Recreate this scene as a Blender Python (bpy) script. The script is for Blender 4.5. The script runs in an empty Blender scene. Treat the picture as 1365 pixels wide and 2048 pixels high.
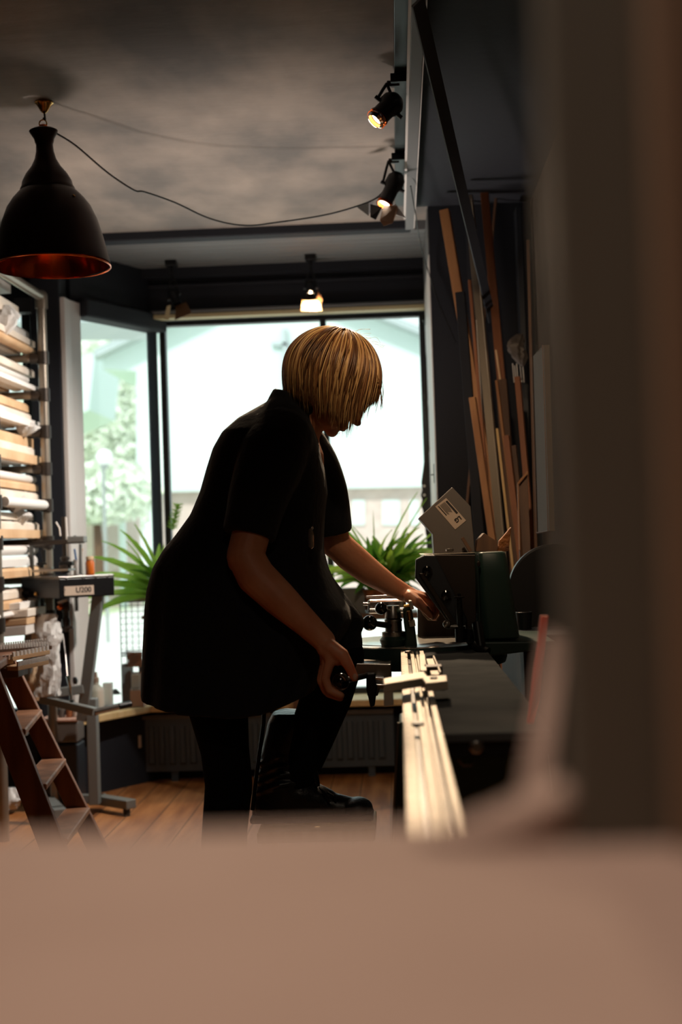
import bpy, math, random
from math import sin, cos, pi, radians, sqrt
from mathutils import Vector, Matrix
random.seed(7)
R = random.random
def U(a, b): return a + (b - a) * random.random()
COL = bpy.context.scene.collection
sc = bpy.context.scene

# ------------------------------------------------------------------ camera
F = 2600.0
CAM = Vector((0, 0, 1.05))
RM = (Matrix.Rotation(radians(2.42), 3, 'Z') @ Matrix.Rotation(radians(90 + 1.32), 3, 'X') @ Matrix.Rotation(radians(-1.89), 3, 'Z'))
cd = bpy.data.cameras.new('camera'); cam = bpy.data.objects.new('camera', cd); COL.objects.link(cam)
cam.matrix_world = Matrix.Translation(CAM) @ RM.to_4x4()
cd.sensor_fit = 'VERTICAL'; cd.sensor_height = 36; cd.sensor_width = 24
cd.lens = F / 2048 * 36; cd.clip_start = 0.02; cd.clip_end = 200
cd.dof.use_dof = True; cd.dof.focus_distance = 3.1; cd.dof.aperture_fstop = 3.2
sc.camera = cam
def ray(px, py): return RM @ Vector(((px - 682.5) / F, -(py - 1024) / F, -1))
def P(px, py, Y):
    d = ray(px, py); return CAM + d * (Y / d.y)
def PZ(px, py, z):
    d = ray(px, py); return CAM + d * ((z - CAM.z) / d.z)
def m(px, Y): return px * Y / F          # size of px pixels at depth Y

# ------------------------------------------------------------------ materials
def lin(c):
    c = c / 255.0
    return c / 12.92 if c <= 0.04045 else ((c + 0.055) / 1.055) ** 2.4
def C(r, g, b): return (lin(r), lin(g), lin(b), 1)
def mat(name, col, rough=.6, metal=0, noise=None, bump=None, spec=None, emit=None, grain=None, coat=0, trans=0, sheen=0, coords='Object'):
    mt = bpy.data.materials.new(name); mt.use_nodes = True
    nt = mt.node_tree; b = nt.nodes['Principled BSDF']
    b.inputs['Base Color'].default_value = col; b.inputs['Roughness'].default_value = rough; b.inputs['Metallic'].default_value = metal
    if spec is not None: b.inputs['Specular IOR Level'].default_value = spec
    if coat: b.inputs['Coat Weight'].default_value = coat; b.inputs['Coat Roughness'].default_value = .08
    if trans: b.inputs['Transmission Weight'].default_value = trans
    if sheen: b.inputs['Sheen Weight'].default_value = sheen
    tc = nt.nodes.new('ShaderNodeTexCoord')
    def tex(scale, vec3=(1, 1, 1), detail=5):
        mp = nt.nodes.new('ShaderNodeMapping'); mp.inputs['Scale'].default_value = vec3
        nt.links.new(tc.outputs[coords], mp.inputs['Vector'])
        n = nt.nodes.new('ShaderNodeTexNoise'); n.inputs['Scale'].default_value = scale; n.inputs['Detail'].default_value = detail
        nt.links.new(mp.outputs['Vector'], n.inputs['Vector']); return n
    if noise or grain:
        if noise: sca, col2, v = noise[0], noise[1], (noise[2] if len(noise) > 2 else (1, 1, 1))
        else: sca, col2, v = grain
        n = tex(sca, v)
        r = nt.nodes.new('ShaderNodeValToRGB'); r.color_ramp.elements[0].position = .36; r.color_ramp.elements[1].position = .66
        r.color_ramp.elements[0].color = col; r.color_ramp.elements[1].color = col2
        nt.links.new(n.outputs['Fac'], r.inputs['Fac']); nt.links.new(r.outputs['Color'], b.inputs['Base Color'])
    if bump:
        n2 = tex(bump[0], bump[2] if len(bump) > 2 else (1, 1, 1)); bp = nt.nodes.new('ShaderNodeBump'); bp.inputs['Strength'].default_value = bump[1]; bp.inputs['Distance'].default_value = .01
        nt.links.new(n2.outputs['Fac'], bp.inputs['Height']); nt.links.new(bp.outputs['Normal'], b.inputs['Normal'])
    if emit:
        b.inputs['Emission Color'].default_value = emit[0]; b.inputs['Emission Strength'].default_value = emit[1]
    return mt
def glassmat(name, tint=(.96, .985, .98, 1), gloss=.03):
    mt = bpy.data.materials.new(name); mt.use_nodes = True; nt = mt.node_tree; nt.nodes.clear()
    o = nt.nodes.new('ShaderNodeOutputMaterial'); mx = nt.nodes.new('ShaderNodeMixShader'); t = nt.nodes.new('ShaderNodeBsdfTransparent'); g = nt.nodes.new('ShaderNodeBsdfGlossy')
    t.inputs['Color'].default_value = tint; g.inputs['Roughness'].default_value = .03; mx.inputs[0].default_value = gloss
    nt.links.new(t.outputs[0], mx.inputs[1]); nt.links.new(g.outputs[0], mx.inputs[2]); nt.links.new(mx.outputs[0], o.inputs[0]); return mt
M = {}
M['ceil'] = mat('ceiling_plaster', C(106, 103, 101), .85, noise=(3.2, C(152, 142, 134), (1, .62, 1)), bump=(6, .3, (1, 3, 1)))
M['blackwall'] = mat('dark_wall_paint', C(18, 22, 32), .75, bump=(30, .1))
M['darkpaint'] = mat('dark_trim_paint', C(34, 38, 44), .45)
M['board'] = mat('grey_beadboard', C(104, 106, 108), .6)
M['brownwall'] = mat('brown_wall', C(96, 84, 72), .8, noise=(3, C(86, 76, 66)))
M['whitepaint'] = mat('white_gloss_paint', C(208, 203, 200), .5)
M['cream'] = mat('cream_strip', C(205, 190, 150), .6)
M['floor'] = mat('pine_floorboards', C(150, 92, 50), .42, grain=(3, C(196, 134, 82), (8, .8, 1)), bump=(20, .1))
M['glass'] = glassmat('window_glass')
M['dress'] = mat('black_cotton', C(20, 21, 27), .85, bump=(60, .25), spec=.25, sheen=.08)
M['knit'] = mat('black_knit', C(13, 13, 16), .95, spec=.15)
M['leather'] = mat('black_leather', C(20, 20, 22), .38, bump=(35, .35))
M['sole'] = mat('boot_sole', C(26, 22, 20), .8)
M['skin'] = mat('skin', C(206, 143, 108), .5, noise=(18, C(196, 128, 94)), bump=(160, .06))
M['skin'].node_tree.nodes['Principled BSDF'].inputs['Subsurface Weight'].default_value = 0.08
M['hair'] = mat('blond_hair', C(120, 78, 42), .42, noise=(38, C(226, 178, 112), (1, 1, 1)))
M['hairbase'] = mat('brown_hair_base', C(70, 44, 26), .6, noise=(60, C(120, 82, 48)))
M['steel'] = mat('brushed_steel', C(150, 146, 142), .3, 1)
M['alu'] = mat('aluminium', C(186, 176, 160), .5, .3, spec=.3, noise=(9, C(166, 156, 140)))
M['chrome'] = mat('chrome', C(210, 210, 210), .12, 1)
M['table'] = mat('machined_iron_table', C(84, 86, 87), .7, 0, spec=0, noise=(5, C(66, 68, 70)), bump=(90, .05))
M['green'] = mat('green_machine_enamel', C(42, 68, 61), .4, noise=(4, C(36, 58, 53)))
M['alu_d'] = mat('silver_moulding_face', C(128, 118, 104), .4, .55, noise=(3, C(96, 88, 76), (1, 1, .3)))
M['darkmetal'] = mat('dark_metal_sheet', C(62, 55, 50), .38, .6)
M['blackm'] = mat('black_metal', C(18, 18, 20), .4, .3)
M['ball'] = mat('black_bakelite', C(10, 10, 12), .12, coat=.6)
M['greym'] = mat('grey_sheet_metal', C(100, 93, 88), .5, .2)
M['copper'] = mat('copper_inside', C(214, 104, 44), .14, .95)
M['bronze'] = mat('dark_bronze', C(38, 24, 20), .3, .7)
M['brass'] = mat('polished_brass', C(205, 160, 90), .18, 1)
M['stand'] = mat('grey_powder_coat', C(112, 114, 112), .5)
M['woodo'] = mat('orange_wood', C(164, 112, 70), .55, grain=(4, C(190, 138, 90), (6, 6, .6)))
M['woodd'] = mat('dark_brown_wood', C(84, 58, 42), .6, grain=(4, C(110, 78, 54), (6, 6, .6)))
M['woodp'] = mat('pale_wood', C(214, 180, 120), .6, grain=(4, C(230, 200, 150), (6, 6, .6)))
M['woodr'] = mat('reddish_wood', C(136, 82, 50), .55, grain=(4, C(160, 100, 62), (6, 6, .6)))
M['ladder'] = mat('old_ladder_wood', C(112, 68, 46), .5, grain=(5, C(150, 98, 66), (5, 5, .7)))
M['worn'] = mat('worn_tread_wood', C(166, 116, 84), .5, noise=(12, C(120, 80, 56)))
M['mould'] = mat('pale_moulding', C(222, 206, 186), .6, noise=(5, C(236, 226, 214)))
M['mouldw'] = mat('white_moulding', C(234, 230, 226), .55)
M['mouldb'] = mat('raw_wood_moulding', C(206, 164, 122), .6, noise=(6, C(226, 190, 150)))
M['plastic'] = mat('clear_plastic_wrap', C(226, 224, 222), .25, noise=(20, C(200, 198, 196)), bump=(25, .8))
M['pipe'] = mat('galvanised_pipe', C(150, 140, 128), .35, .7)
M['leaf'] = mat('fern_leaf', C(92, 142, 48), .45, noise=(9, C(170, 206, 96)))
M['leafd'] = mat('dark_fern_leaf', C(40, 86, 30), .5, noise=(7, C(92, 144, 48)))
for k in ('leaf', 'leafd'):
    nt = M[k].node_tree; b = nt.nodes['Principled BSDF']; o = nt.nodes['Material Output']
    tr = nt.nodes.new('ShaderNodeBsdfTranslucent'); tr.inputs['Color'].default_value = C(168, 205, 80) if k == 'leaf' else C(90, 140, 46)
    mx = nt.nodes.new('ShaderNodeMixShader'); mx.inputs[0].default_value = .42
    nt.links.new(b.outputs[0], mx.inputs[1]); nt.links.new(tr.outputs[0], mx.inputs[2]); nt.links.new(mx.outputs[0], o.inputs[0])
M['card'] = mat('cardboard', C(196, 166, 134), .8)
M['cardp'] = mat('pinkish_card', C(196, 158, 140), .8)
M['paper'] = mat('white_paper', C(232, 228, 222), .8)
M['label'] = mat('printed_label', C(190, 170, 152), .7)
M['ink'] = mat('ink', C(36, 32, 32), .7)
M['counter'] = mat('kraft_covered_counter', C(172, 146, 132), .85, noise=(14, C(164, 138, 124)))
M['greyboard'] = mat('grey_green_board', C(104, 100, 88), .7, noise=(2, C(96, 92, 82)))
M['tanboard'] = mat('tan_board', C(132, 108, 86), .7)
M['orange'] = mat('orange_plastic', C(240, 72, 20), .5)
M['blue'] = mat('blue_plastic', C(30, 96, 160), .4)
M['honey'] = mat('amber_glue', C(190, 96, 26), .3, coat=.4)
M['bulb'] = mat('lit_bulb', (1, .9, .75, 1), .4, emit=((1, .86, .66, 1), 14))
M['warmflap'] = mat('brown_painted_metal', C(120, 84, 54), .5, .3)
M['wicker'] = mat('wicker', C(150, 90, 40), .7, noise=(40, C(90, 50, 24)), bump=(80, .9))
M['galv'] = mat('galvanised_planter', C(96, 98, 98), .5, .4)
M['rad'] = mat('radiator_enamel', C(72, 82, 92), .45)
M['bottle'] = mat('milky_plastic', C(226, 214, 200), .4)
M['crystal'] = mat('crystal_pendant', C(150, 140, 130), .15, .5)
# outside, tones paled to stand in for overexposed glare
M['xwall'] = mat('church_render', C(212, 227, 224), .9)
M['xbrick'] = mat('pale_brick', C(204, 184, 176), .9, noise=(6, C(214, 196, 188)))
M['xroof'] = mat('roof_edge', C(176, 186, 188), .8)
M['xground'] = mat('paving', C(226, 224, 218), .9, noise=(1, C(216, 216, 208)))
M['xgrass'] = mat('lawn', C(206, 216, 176), .9, noise=(3, C(190, 206, 160)))
M['xleaf'] = mat('glare_pale_leaves', C(226, 235, 214), .8, noise=(1.5, C(238, 243, 231)))
M['xpole'] = mat('lamp_post_paint', C(150, 156, 152), .6)
M['xglobe'] = mat('white_globe', C(240, 244, 240), .4)

# ------------------------------------------------------------------ mesh builder
ORG = {}
class B:
    def __init__(s): s.v = []; s.f = []
    def add(s, vs, fs):
        o = len(s.v); s.v += [Vector(x) for x in vs]; s.f += [tuple(i + o for i in f) for f in fs]; return s
    def box(s, a, b):
        x0, y0, z0 = a; x1, y1, z1 = b
        return s.add([(x0, y0, z0), (x1, y0, z0), (x1, y1, z0), (x0, y1, z0), (x0, y0, z1), (x1, y0, z1), (x1, y1, z1), (x0, y1, z1)],
                     [(0, 3, 2, 1), (4, 5, 6, 7), (0, 1, 5, 4), (1, 2, 6, 5), (2, 3, 7, 6), (3, 0, 4, 7)])
    def obox(s, c, size, rot=None):
        rot = rot or Matrix.Identity(3); c = Vector(c); h = [x / 2 for x in size]
        vs = [c + rot @ Vector((sx * h[0], sy * h[1], sz * h[2])) for sz in (-1, 1) for sx, sy in ((-1, -1), (1, -1), (1, 1), (-1, 1))]
        return s.add(vs, [(0, 3, 2, 1), (4, 5, 6, 7), (0, 1, 5, 4), (1, 2, 6, 5), (2, 3, 7, 6), (3, 0, 4, 7)])
    def beam(s, p, q, w, t, side=(0, 1, 0)):
        """bar from p to q; w measured across, t along side"""
        p = Vector(p); q = Vector(q); d = (q - p).normalized(); sd = Vector(side); sd = (sd - d * sd.dot(d)).normalized(); c = d.cross(sd)
        vs = [e + c * (a * w / 2) + sd * (b_ * t / 2) for e in (p, q) for a, b_ in ((-1, -1), (1, -1), (1, 1), (-1, 1))]
        return s.add(vs, [(0, 3, 2, 1), (4, 5, 6, 7), (0, 1, 5, 4), (1, 2, 6, 5), (2, 3, 7, 6), (3, 0, 4, 7)])
    def prism(s, poly, d):
        """closed polygon of 3D points extruded by vector d"""
        n = len(poly); d = Vector(d); poly = [Vector(p) for p in poly]
        return s.add(poly + [p + d for p in poly], [tuple(range(n)), tuple(range(2 * n - 1, n - 1, -1))] + [(i, i + n, (i + 1) % n + n, (i + 1) % n) for i in range(n)])
    def rings(s, rr, cap=True, closed=False):
        n = len(rr[0]); vs = [p for r in rr for p in r]; fs = []
        for k in range(len(rr) - 1 + (1 if closed else 0)):
            a = k * n; b = ((k + 1) % len(rr)) * n
            for i in range(n): fs.append((a + i, a + (i + 1) % n, b + (i + 1) % n, b + i))
        if cap and not closed: fs.append(tuple(range(n - 1, -1, -1))); fs.append(tuple(range((len(rr) - 1) * n, len(rr) * n)))
        return s.add(vs, fs)
    def tube(s, pts, r, n=10, cap=True, flat=1.0):
        pts = [Vector(p) for p in pts]; rs = r if isinstance(r, (list, tuple)) else [r] * len(pts)
        rr = []; up = Vector((0.13, .2, 1)).normalized(); pu = None
        for i, p in enumerate(pts):
            d = (pts[min(i + 1, len(pts) - 1)] - pts[max(i - 1, 0)]).normalized()
            if pu is None:
                pu = up if abs(d.dot(up)) < .95 else Vector((1, 0, .1))
            a = (pu - d * pu.dot(d)).normalized(); b = d.cross(a); pu = a
            rr.append([p + (a * cos(2 * pi * k / n) * flat + b * sin(2 * pi * k / n)) * rs[i] for k in range(n)])
        return s.rings(rr, cap)
    def lathe(s, prof, c, axis=(0, 0, 1), n=32, cap=True):
        c = Vector(c); ax = Vector(axis).normalized(); a = ax.orthogonal().normalized(); b = ax.cross(a)
        return s.rings([[c + ax * h + (a * cos(2 * pi * k / n) + b * sin(2 * pi * k / n)) * max(r, 1e-5) for k in range(n)] for r, h in prof], cap)
    def cyl(s, p, q, r, n=20, r2=None):
        p = Vector(p); q = Vector(q); L = (q - p).length
        return s.lathe([(r, 0), (r if r2 is None else r2, L)], p, q - p, n)
    def ell(s, c, rad, rot=None, n=20, k=12):
        c = Vector(c); rot = rot or Matrix.Identity(3)
        if not isinstance(rad, (list, tuple)): rad = (rad,) * 3
        rr = []
        for j in range(k + 1):
            th = pi * j / k; rr.append([c + rot @ Vector((rad[0] * sin(th) * cos(2 * pi * i / n), rad[1] * sin(th) * sin(2 * pi * i / n), rad[2] * cos(th))) for i in range(n)])
        rr[0] = [c + rot @ Vector((rad[0] * .01 * cos(2 * pi * i / n), rad[1] * .01 * sin(2 * pi * i / n), rad[2])) for i in range(n)]
        rr[-1] = [c + rot @ Vector((rad[0] * .01 * cos(2 * pi * i / n), rad[1] * .01 * sin(2 * pi * i / n), -rad[2])) for i in range(n)]
        return s.rings([r[::-1] for r in rr])
    def cap(s, p, r0, q, r1, n=16):
        """tapered capsule"""
        p = Vector(p); q = Vector(q); L = (q - p).length or 1e-4; pr = []
        for j in range(0, 6): a = -pi / 2 + j * pi / 10; pr.append((r0 * cos(a), r0 * sin(a)))
        for j in range(0, 6): a = j * pi / 10; pr.append((r1 * cos(a), L + r1 * sin(a)))
        return s.lathe(pr, p, q - p, n)
    def build(s, name, mt, parent=None, smooth=False, bevel=0, org=None):
        if parent is not None: o0 = ORG[parent.name]
        elif org is not None: o0 = Vector(org)
        else:
            xs = [v.x for v in s.v]; ys = [v.y for v in s.v]; zs = [v.z for v in s.v]
            o0 = Vector(((min(xs) + max(xs)) / 2, (min(ys) + max(ys)) / 2, min(zs)))
        me = bpy.data.meshes.new(name); me.from_pydata([tuple(v - o0) for v in s.v], [], s.f); me.update()
        import bmesh
        bm = bmesh.new(); bm.from_mesh(me); bmesh.ops.recalc_face_normals(bm, faces=bm.faces); bm.to_mesh(me); bm.free()
        me.materials.append(M[mt] if isinstance(mt, str) else mt)
        if smooth:
            for p in me.polygons: p.use_smooth = True
            if smooth != 'all':
                try: me.set_sharp_from_angle(angle=radians(38))
                except Exception: pass
        ob = bpy.data.objects.new(name, me); COL.objects.link(ob)
        if parent is not None: ob.parent = parent
        else: ob.location = o0
        ORG[ob.name] = o0
        if bevel:
            md = ob.modifiers.new('bevel', 'BEVEL'); md.width = bevel; md.segments = 2; md.limit_method = 'ANGLE'; md.angle_limit = radians(40)
        return ob
def thing(name, loc, label, cat, group=None):
    o = bpy.data.objects.new(name, None); COL.objects.link(o); o.location = loc; o.empty_display_size = .05
    ORG[o.name] = Vector(loc); return tag(o, label, cat, group)
def tag(o, label, cat, group=None):
    o['label'] = label; o['category'] = cat
    if group: o['group'] = group
    return o
def struct(o): o['kind'] = 'structure'; return o
def remesh(b, name, mt, voxel, parent=None, smooth=6, org=None, factor=.5):
    """weld overlapping closed shapes into one continuous skin"""
    t = b.build(name + '_tmp', mt, None, org=(0, 0, 0))
    md = t.modifiers.new('r', 'REMESH'); md.mode = 'VOXEL'; md.voxel_size = voxel
    if smooth: ms = t.modifiers.new('s', 'SMOOTH'); ms.iterations = smooth; ms.factor = factor
    dg = bpy.context.evaluated_depsgraph_get(); me = bpy.data.meshes.new_from_object(t.evaluated_get(dg))
    bpy.data.objects.remove(t)
    o0 = ORG[parent.name] if parent is not None else Vector(org or (0, 0, 0))
    me.transform(Matrix.Translation(-o0)); me.name = name
    me.materials.clear(); me.materials.append(M[mt])
    for p in me.polygons: p.use_smooth = True
    ob = bpy.data.objects.new(name, me); COL.objects.link(ob); ORG[ob.name] = o0
    if parent is not None: ob.parent = parent
    else: ob.location = o0
    return ob
def text(s_, size, loc, xdir, ydir, mt, parent, name='lettering', depth=.0006, bold=0.0):
    cu = bpy.data.curves.new('t', 'FONT'); cu.body = s_; cu.size = size; cu.extrude = depth; cu.offset = bold; cu.align_x = 'CENTER'; cu.align_y = 'CENTER'
    t = bpy.data.objects.new('t', cu); COL.objects.link(t)
    dg = bpy.context.evaluated_depsgraph_get(); me = bpy.data.meshes.new_from_object(t.evaluated_get(dg)); bpy.data.objects.remove(t)
    x = Vector(xdir).normalized(); z = x.cross(Vector(ydir)).normalized(); y = z.cross(x)
    mx = Matrix((x, y, z)).transposed().to_4x4(); mx.translation = Vector(loc) - ORG[parent.name]
    me.transform(mx); me.materials.clear(); me.materials.append(M[mt])
    ob = bpy.data.objects.new(name, me); COL.objects.link(ob); ob.parent = parent; ORG[ob.name] = ORG[parent.name]; return ob
def spl(pts, n=8):
    pts = [Vector(p) for p in pts]; out = []
    for i in range(len(pts) - 1):
        a = pts[max(i - 1, 0)]; b = pts[i]; c = pts[i + 1]; d = pts[min(i + 2, len(pts) - 1)]
        for k in range(n):
            t = k / n; out.append(.5 * ((2 * b) + (c - a) * t + (2 * a - 5 * b + 4 * c - d) * t * t + (3 * b - a - 3 * c + d) * t ** 3))
    out.append(pts[-1]); return out
def interp(tab, x):
    if x <= tab[0][0]: return tab[0][1]
    for (a, va), (b, vb) in zip(tab, tab[1:]):
        if x <= b: return va + (vb - va) * (x - a) / (b - a)
    return tab[-1][1]
# ------------------------------------------------------------------ the room
CZ = 2.35; XR = .56; XL = -3.2; YB = -2.2
WY = 6.0; BX0 = -1.075; BX1 = P(850, 620, 6.0).x; PX1 = P(862, 620, 5.02).x; AX, AY = -1.335, 5.5; WT = 2.07; SZ = .35
struct(B().box((XL - .1, YB - .1, -.1), (XR + .1, 6.3, 0)).build('floor', 'floor'))
fb = B()
for i in range(0, 30):      # gaps between floorboards, running towards the window
    x = XL + .13 * i + .02
    fb.box((x, 3.0, 0), (x + .004, 5.95, .0012))
struct(fb.build('trim_1', 'woodd'))
struct(B().box((XL - .1, YB - .1, CZ), (XR + .1, 5.28, CZ + .1)).build('ceiling', 'ceil'))
# boarded ceiling of the window bay: beadboards running across
bb = B(); y = 5.36
bb.box((XL, 5.28, CZ + .03), (XR, 6.1, CZ + .1))
while y < 5.90:
    bb.box((XL, y, CZ - .02), (XR, y + .066, CZ + .031)); y += .074
struct(bb.build('trim_2', 'board', bevel=.003))
struct(B().box((XL, 5.27, CZ - .035), (.10, 5.345, CZ + .02)).build('trim_3', 'blackwall', bevel=.006))
struct(B().box((XL, 5.885, CZ - .06), (BX1, 5.93, CZ + .02)).build('trim_4', 'blackwall'))
struct(B().box((XR, YB, 0), (XR + .1, 6.2, CZ)).build('wall_right', 'brownwall'))
struct(B().box((XL - .1, YB, 0), (XL, 5.6, CZ)).build('wall_left', 'blackwall'))
struct(B().box((XL - .1, YB - .1, 0), (XR + .1, YB, CZ)).build('wall_back', 'ceil'))
# pier right of the bay, its reveal painted pale
struct(B().prism([Vector((PX1 + .002, 5.02, 0)), Vector((XR, 5.02, 0)), Vector((XR, 6.2, 0)), Vector((BX1 + .004, 6.2, 0)), Vector((BX1 + .004, 5.99, 0))], (0, 0, CZ)).build('wall_front', 'blackwall'))
struct(B().prism([Vector((PX1 - .002, 5.02, .35)), Vector((PX1 + .003, 5.02, .35)), Vector((BX1 + .005, 5.98, .35)), Vector((BX1 - .002, 5.98, .35))], (0, 0, 1.80)).build('trim_5', 'whitepaint'))
struct(B().prism([Vector((PX1 - .002, 5.022, 2.15)), Vector((PX1 + .003, 5.022, 2.15)), Vector((BX1 + .005, 5.93, 2.15)), Vector((BX1 - .002, 5.93, 2.15))], (0, 0, .18)).build('trim_6', 'board'))
# header above the panes
h = B().box((BX0 - .05, 5.93, 2.10), (BX1, 6.08, CZ + .1))
h.box((BX0 - .03, 5.91, 2.245), (BX1, 5.935, 2.26)).box((BX0 - .03, 5.91, 2.13), (BX1, 5.93, 2.14))
struct(h.build('wall_header', 'blackwall', bevel=.004))
struct(B().box((BX0 - .02, 5.885, 2.098), (BX1 - .004, 5.95, 2.116)).build('trim_7', 'cream', bevel=.002))
struct(B().cyl((BX0 - .02, 5.89, 2.128), (BX1 - .004, 5.89, 2.128), .009, 10).build('trim_8', 'board', smooth=True))
def slab(a, b, z0, z1, th, name, mt, off=0, bevel=.003):
    a = Vector((a[0], a[1], 0)); b = Vector((b[0], b[1], 0)); d = (b - a).normalized(); nrm = Vector((-d.y, d.x, 0))   # nrm points out of the room
    a = a + nrm * off; b = b + nrm * off; o = B()
    o.prism([a + Vector((0, 0, z0)), b + Vector((0, 0, z0)), b + Vector((0, 0, z1)), a + Vector((0, 0, z1))], nrm * th)
    return o
struct(slab((AX - .02, AY - .04), (BX0, WY - .02), 2.12, CZ + .1, .14, '', '').build('wall_header_side', 'blackwall'))
o = slab((AX, AY), (BX0, WY), 2.05, 2.13, .10, '', '', -.05)
struct(o.build('trim_9', 'blackwall', bevel=.01))
# front-left wall with a window behind the rack
fl = B().box((XL, 5.5, 0), (-1.47, 5.62, SZ)).box((XL, 5.5, 2.12), (-1.40, 5.62, CZ + .1)).box((XL, 5.5, SZ), (-2.5, 5.62, 2.12)).box((-1.56, 5.5, 0), (-1.40, 5.62, CZ))
struct(fl.build('wall_front_left', 'blackwall'))
struct(B().box((-1.50, 5.34, 0), (-1.372, 5.52, CZ)).build('trim_10', 'blackwall', bevel=.006))
struct(B().prism([Vector(q) for q in ((-1.372, 5.345, SZ), (-1.352, 5.345, SZ), (-1.345, 5.42, SZ), (-1.322, 5.50, SZ), (-1.372, 5.52, SZ))], (0, 0, 1.76)).build('trim_11', 'whitepaint', bevel=.003))
# knee walls and sill
struct(B().box((BX0 - .04, 5.90, 0), (BX1, 6.1, SZ - .03)).build('wall_knee', 'blackwall'))
struct(slab((AX - .05, AY), (BX0, WY - .06), 0, SZ - .03, .1, '', '').build('wall_knee_side', 'blackwall'))
struct(B().prism([Vector(q) for q in ((BX1, 5.76, SZ - .03), (-1.12, 5.76, SZ - .03), (-1.36, 5.36, SZ - .03), (-1.37, 5.5, SZ - .03), (BX0 - .03, 6.03, SZ - .03), (BX1, 6.03, SZ - .03))], (0, 0, .03)).build('window_sill', 'woodp', bevel=.004))
bpy.data.objects['window_sill'].name = 'trim_12'
# windows: frame > panes
def window(n, a, b, z0, z1, mull=(), fw=.03, th=.05, mt='darkpaint'):
    A = Vector((a[0], a[1], 0)); Bv = Vector((b[0], b[1], 0)); d = (Bv - A); L = d.length; d.normalize(); nr = Vector((-d.y, d.x, 0))
    root = bpy.data.objects.new('window_%d' % n, None); COL.objects.link(root); root.location = A + Vector((0, 0, z0)); ORG[root.name] = A + Vector((0, 0, z0)); root['kind'] = 'structure'
    fr = B()
    def bar(s0, s1, q0, q1):
        fr.prism([A + d * s0 + Vector((0, 0, q0)), A + d * s1 + Vector((0, 0, q0)), A + d * s1 + Vector((0, 0, q1)), A + d * s0 + Vector((0, 0, q1))], nr * th)
    bar(0, fw, z0, z1); bar(L - fw, L, z0, z1); bar(fw, L - fw, z0, z0 + fw); bar(fw, L - fw, z1 - fw, z1)
    for s_ in mull: bar(s_ - .014, s_ + .014, z0 + fw, z1 - fw)
    fr.build('window_frame', mt, root, bevel=.004)
    cuts = [fw] + [x for s_ in mull for x in (s_ - .014, s_ + .014)] + [L - fw]
    for i in range(0, len(cuts), 2):
        g = B().prism([A + d * cuts[i] + nr * .02 + Vector((0, 0, z0 + fw)), A + d * cuts[i + 1] + nr * .02 + Vector((0, 0, z0 + fw)), A + d * cuts[i + 1] + nr * .02 + Vector((0, 0, z1 - fw)), A + d * cuts[i] + nr * .02 + Vector((0, 0, z1 - fw))], nr * .005)
        g.build('pane', 'glass', root)
    return root
window(1, (BX0, WY), (BX1, WY), SZ, 2.11, mull=(.765,), fw=.028)
window(2, (AX, AY), (BX0 - .008, WY - .01), SZ, 2.09, fw=.018, mt='darkpaint')
window(3, (-2.5, 5.53), (-1.56, 5.53), SZ, 2.12, fw=.03)
# beam with lighting track
struct(B().box((.074, YB, 2.25), (.106, 5.02, CZ)).build('trim_13', 'board', bevel=.002))
struct(B().box((.106, YB, CZ - .012), (XR, 5.02, CZ + .05)).build('trim_shade', 'blackwall'))  # dark sheet under the ceiling right of the beam, stands in for shade
struct(B().box((.067, YB, 2.262), (.074, 4.9, 2.27)).box((.106, YB, 2.25), (.109, 5.0, 2.254)).build('trim_14', 'whitepaint'))
tr = B().box((.036, 1.0, 2.325), (.072, 4.95, CZ - .001))
tag(tr.build('lighting_track', 'blackm', bevel=.002), 'black lighting track fixed to the ceiling along the beam', 'lighting track')

# ------------------------------------------------------------------ outside
struct(B().box((-50, 6.35, -.15), (50, 120, -.1)).build('ground', 'xground'))
tag(B().box((-16, 18.2, -.11), (-5.2, 40, -.09)).build('lawn', 'xgrass'), 'pale green lawn across the street under the trees', 'lawn'); bpy.data.objects['lawn']['kind'] = 'structure'
ch = thing('church', (0, 28, -.1), 'white gabled church building with a cross seen through the window', 'building')
YC = 28.0
def pc(px, py): return P(px, py, YC)
B().prism([pc(273, 985), pc(273, 742), pc(205, 738), pc(205, 706), pc(540, 545), pc(905, 690), pc(1000, 730), pc(1000, 970)], (0, 3, 0)).build('wall', 'xwall', ch)
B().prism([pc(198, 706), pc(540, 541), pc(1010, 728), pc(1010, 742), pc(540, 556), pc(198, 722)], (0, -.5, 0)).build('roof', 'xroof', ch)
q0 = pc(273, 985); q1 = pc(1000, 970)
bw = B().prism([Vector((q0.x + .25, YC + .3, -.1)), Vector((q1.x, YC + .3, -.1)), Vector((q1.x, YC + .3, q1.z)), Vector((q0.x + .25, YC + .3, q0.z))], (0, 2, 0)); bw.build('brick_base', 'xbrick', ch)
B().prism([pc(300, 1100), pc(300, 985), pc(320, 985), pc(320, 1100)], (0, .3, 0)).build('pillar', 'xwall', ch)
for x0, x1 in ((705, 730), (765, 800), (820, 838)):
    B().prism([P(x0, 1000, YC + .25), P(x1, 1000, YC + .25), P(x1, 1050, YC + .25), P(x0, 1050, YC + .25)], (0, .1, 0)).build('window', 'xwall', ch)
cr = B().prism([pc(566, 660), pc(576, 660), pc(576, 840), pc(566, 840)], (0, -.12, 0)).prism([pc(545, 687), pc(599, 686), pc(599, 692), pc(545, 693)], (0, -.12, 0))
cr.build('cross', 'xroof', ch)
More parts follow.
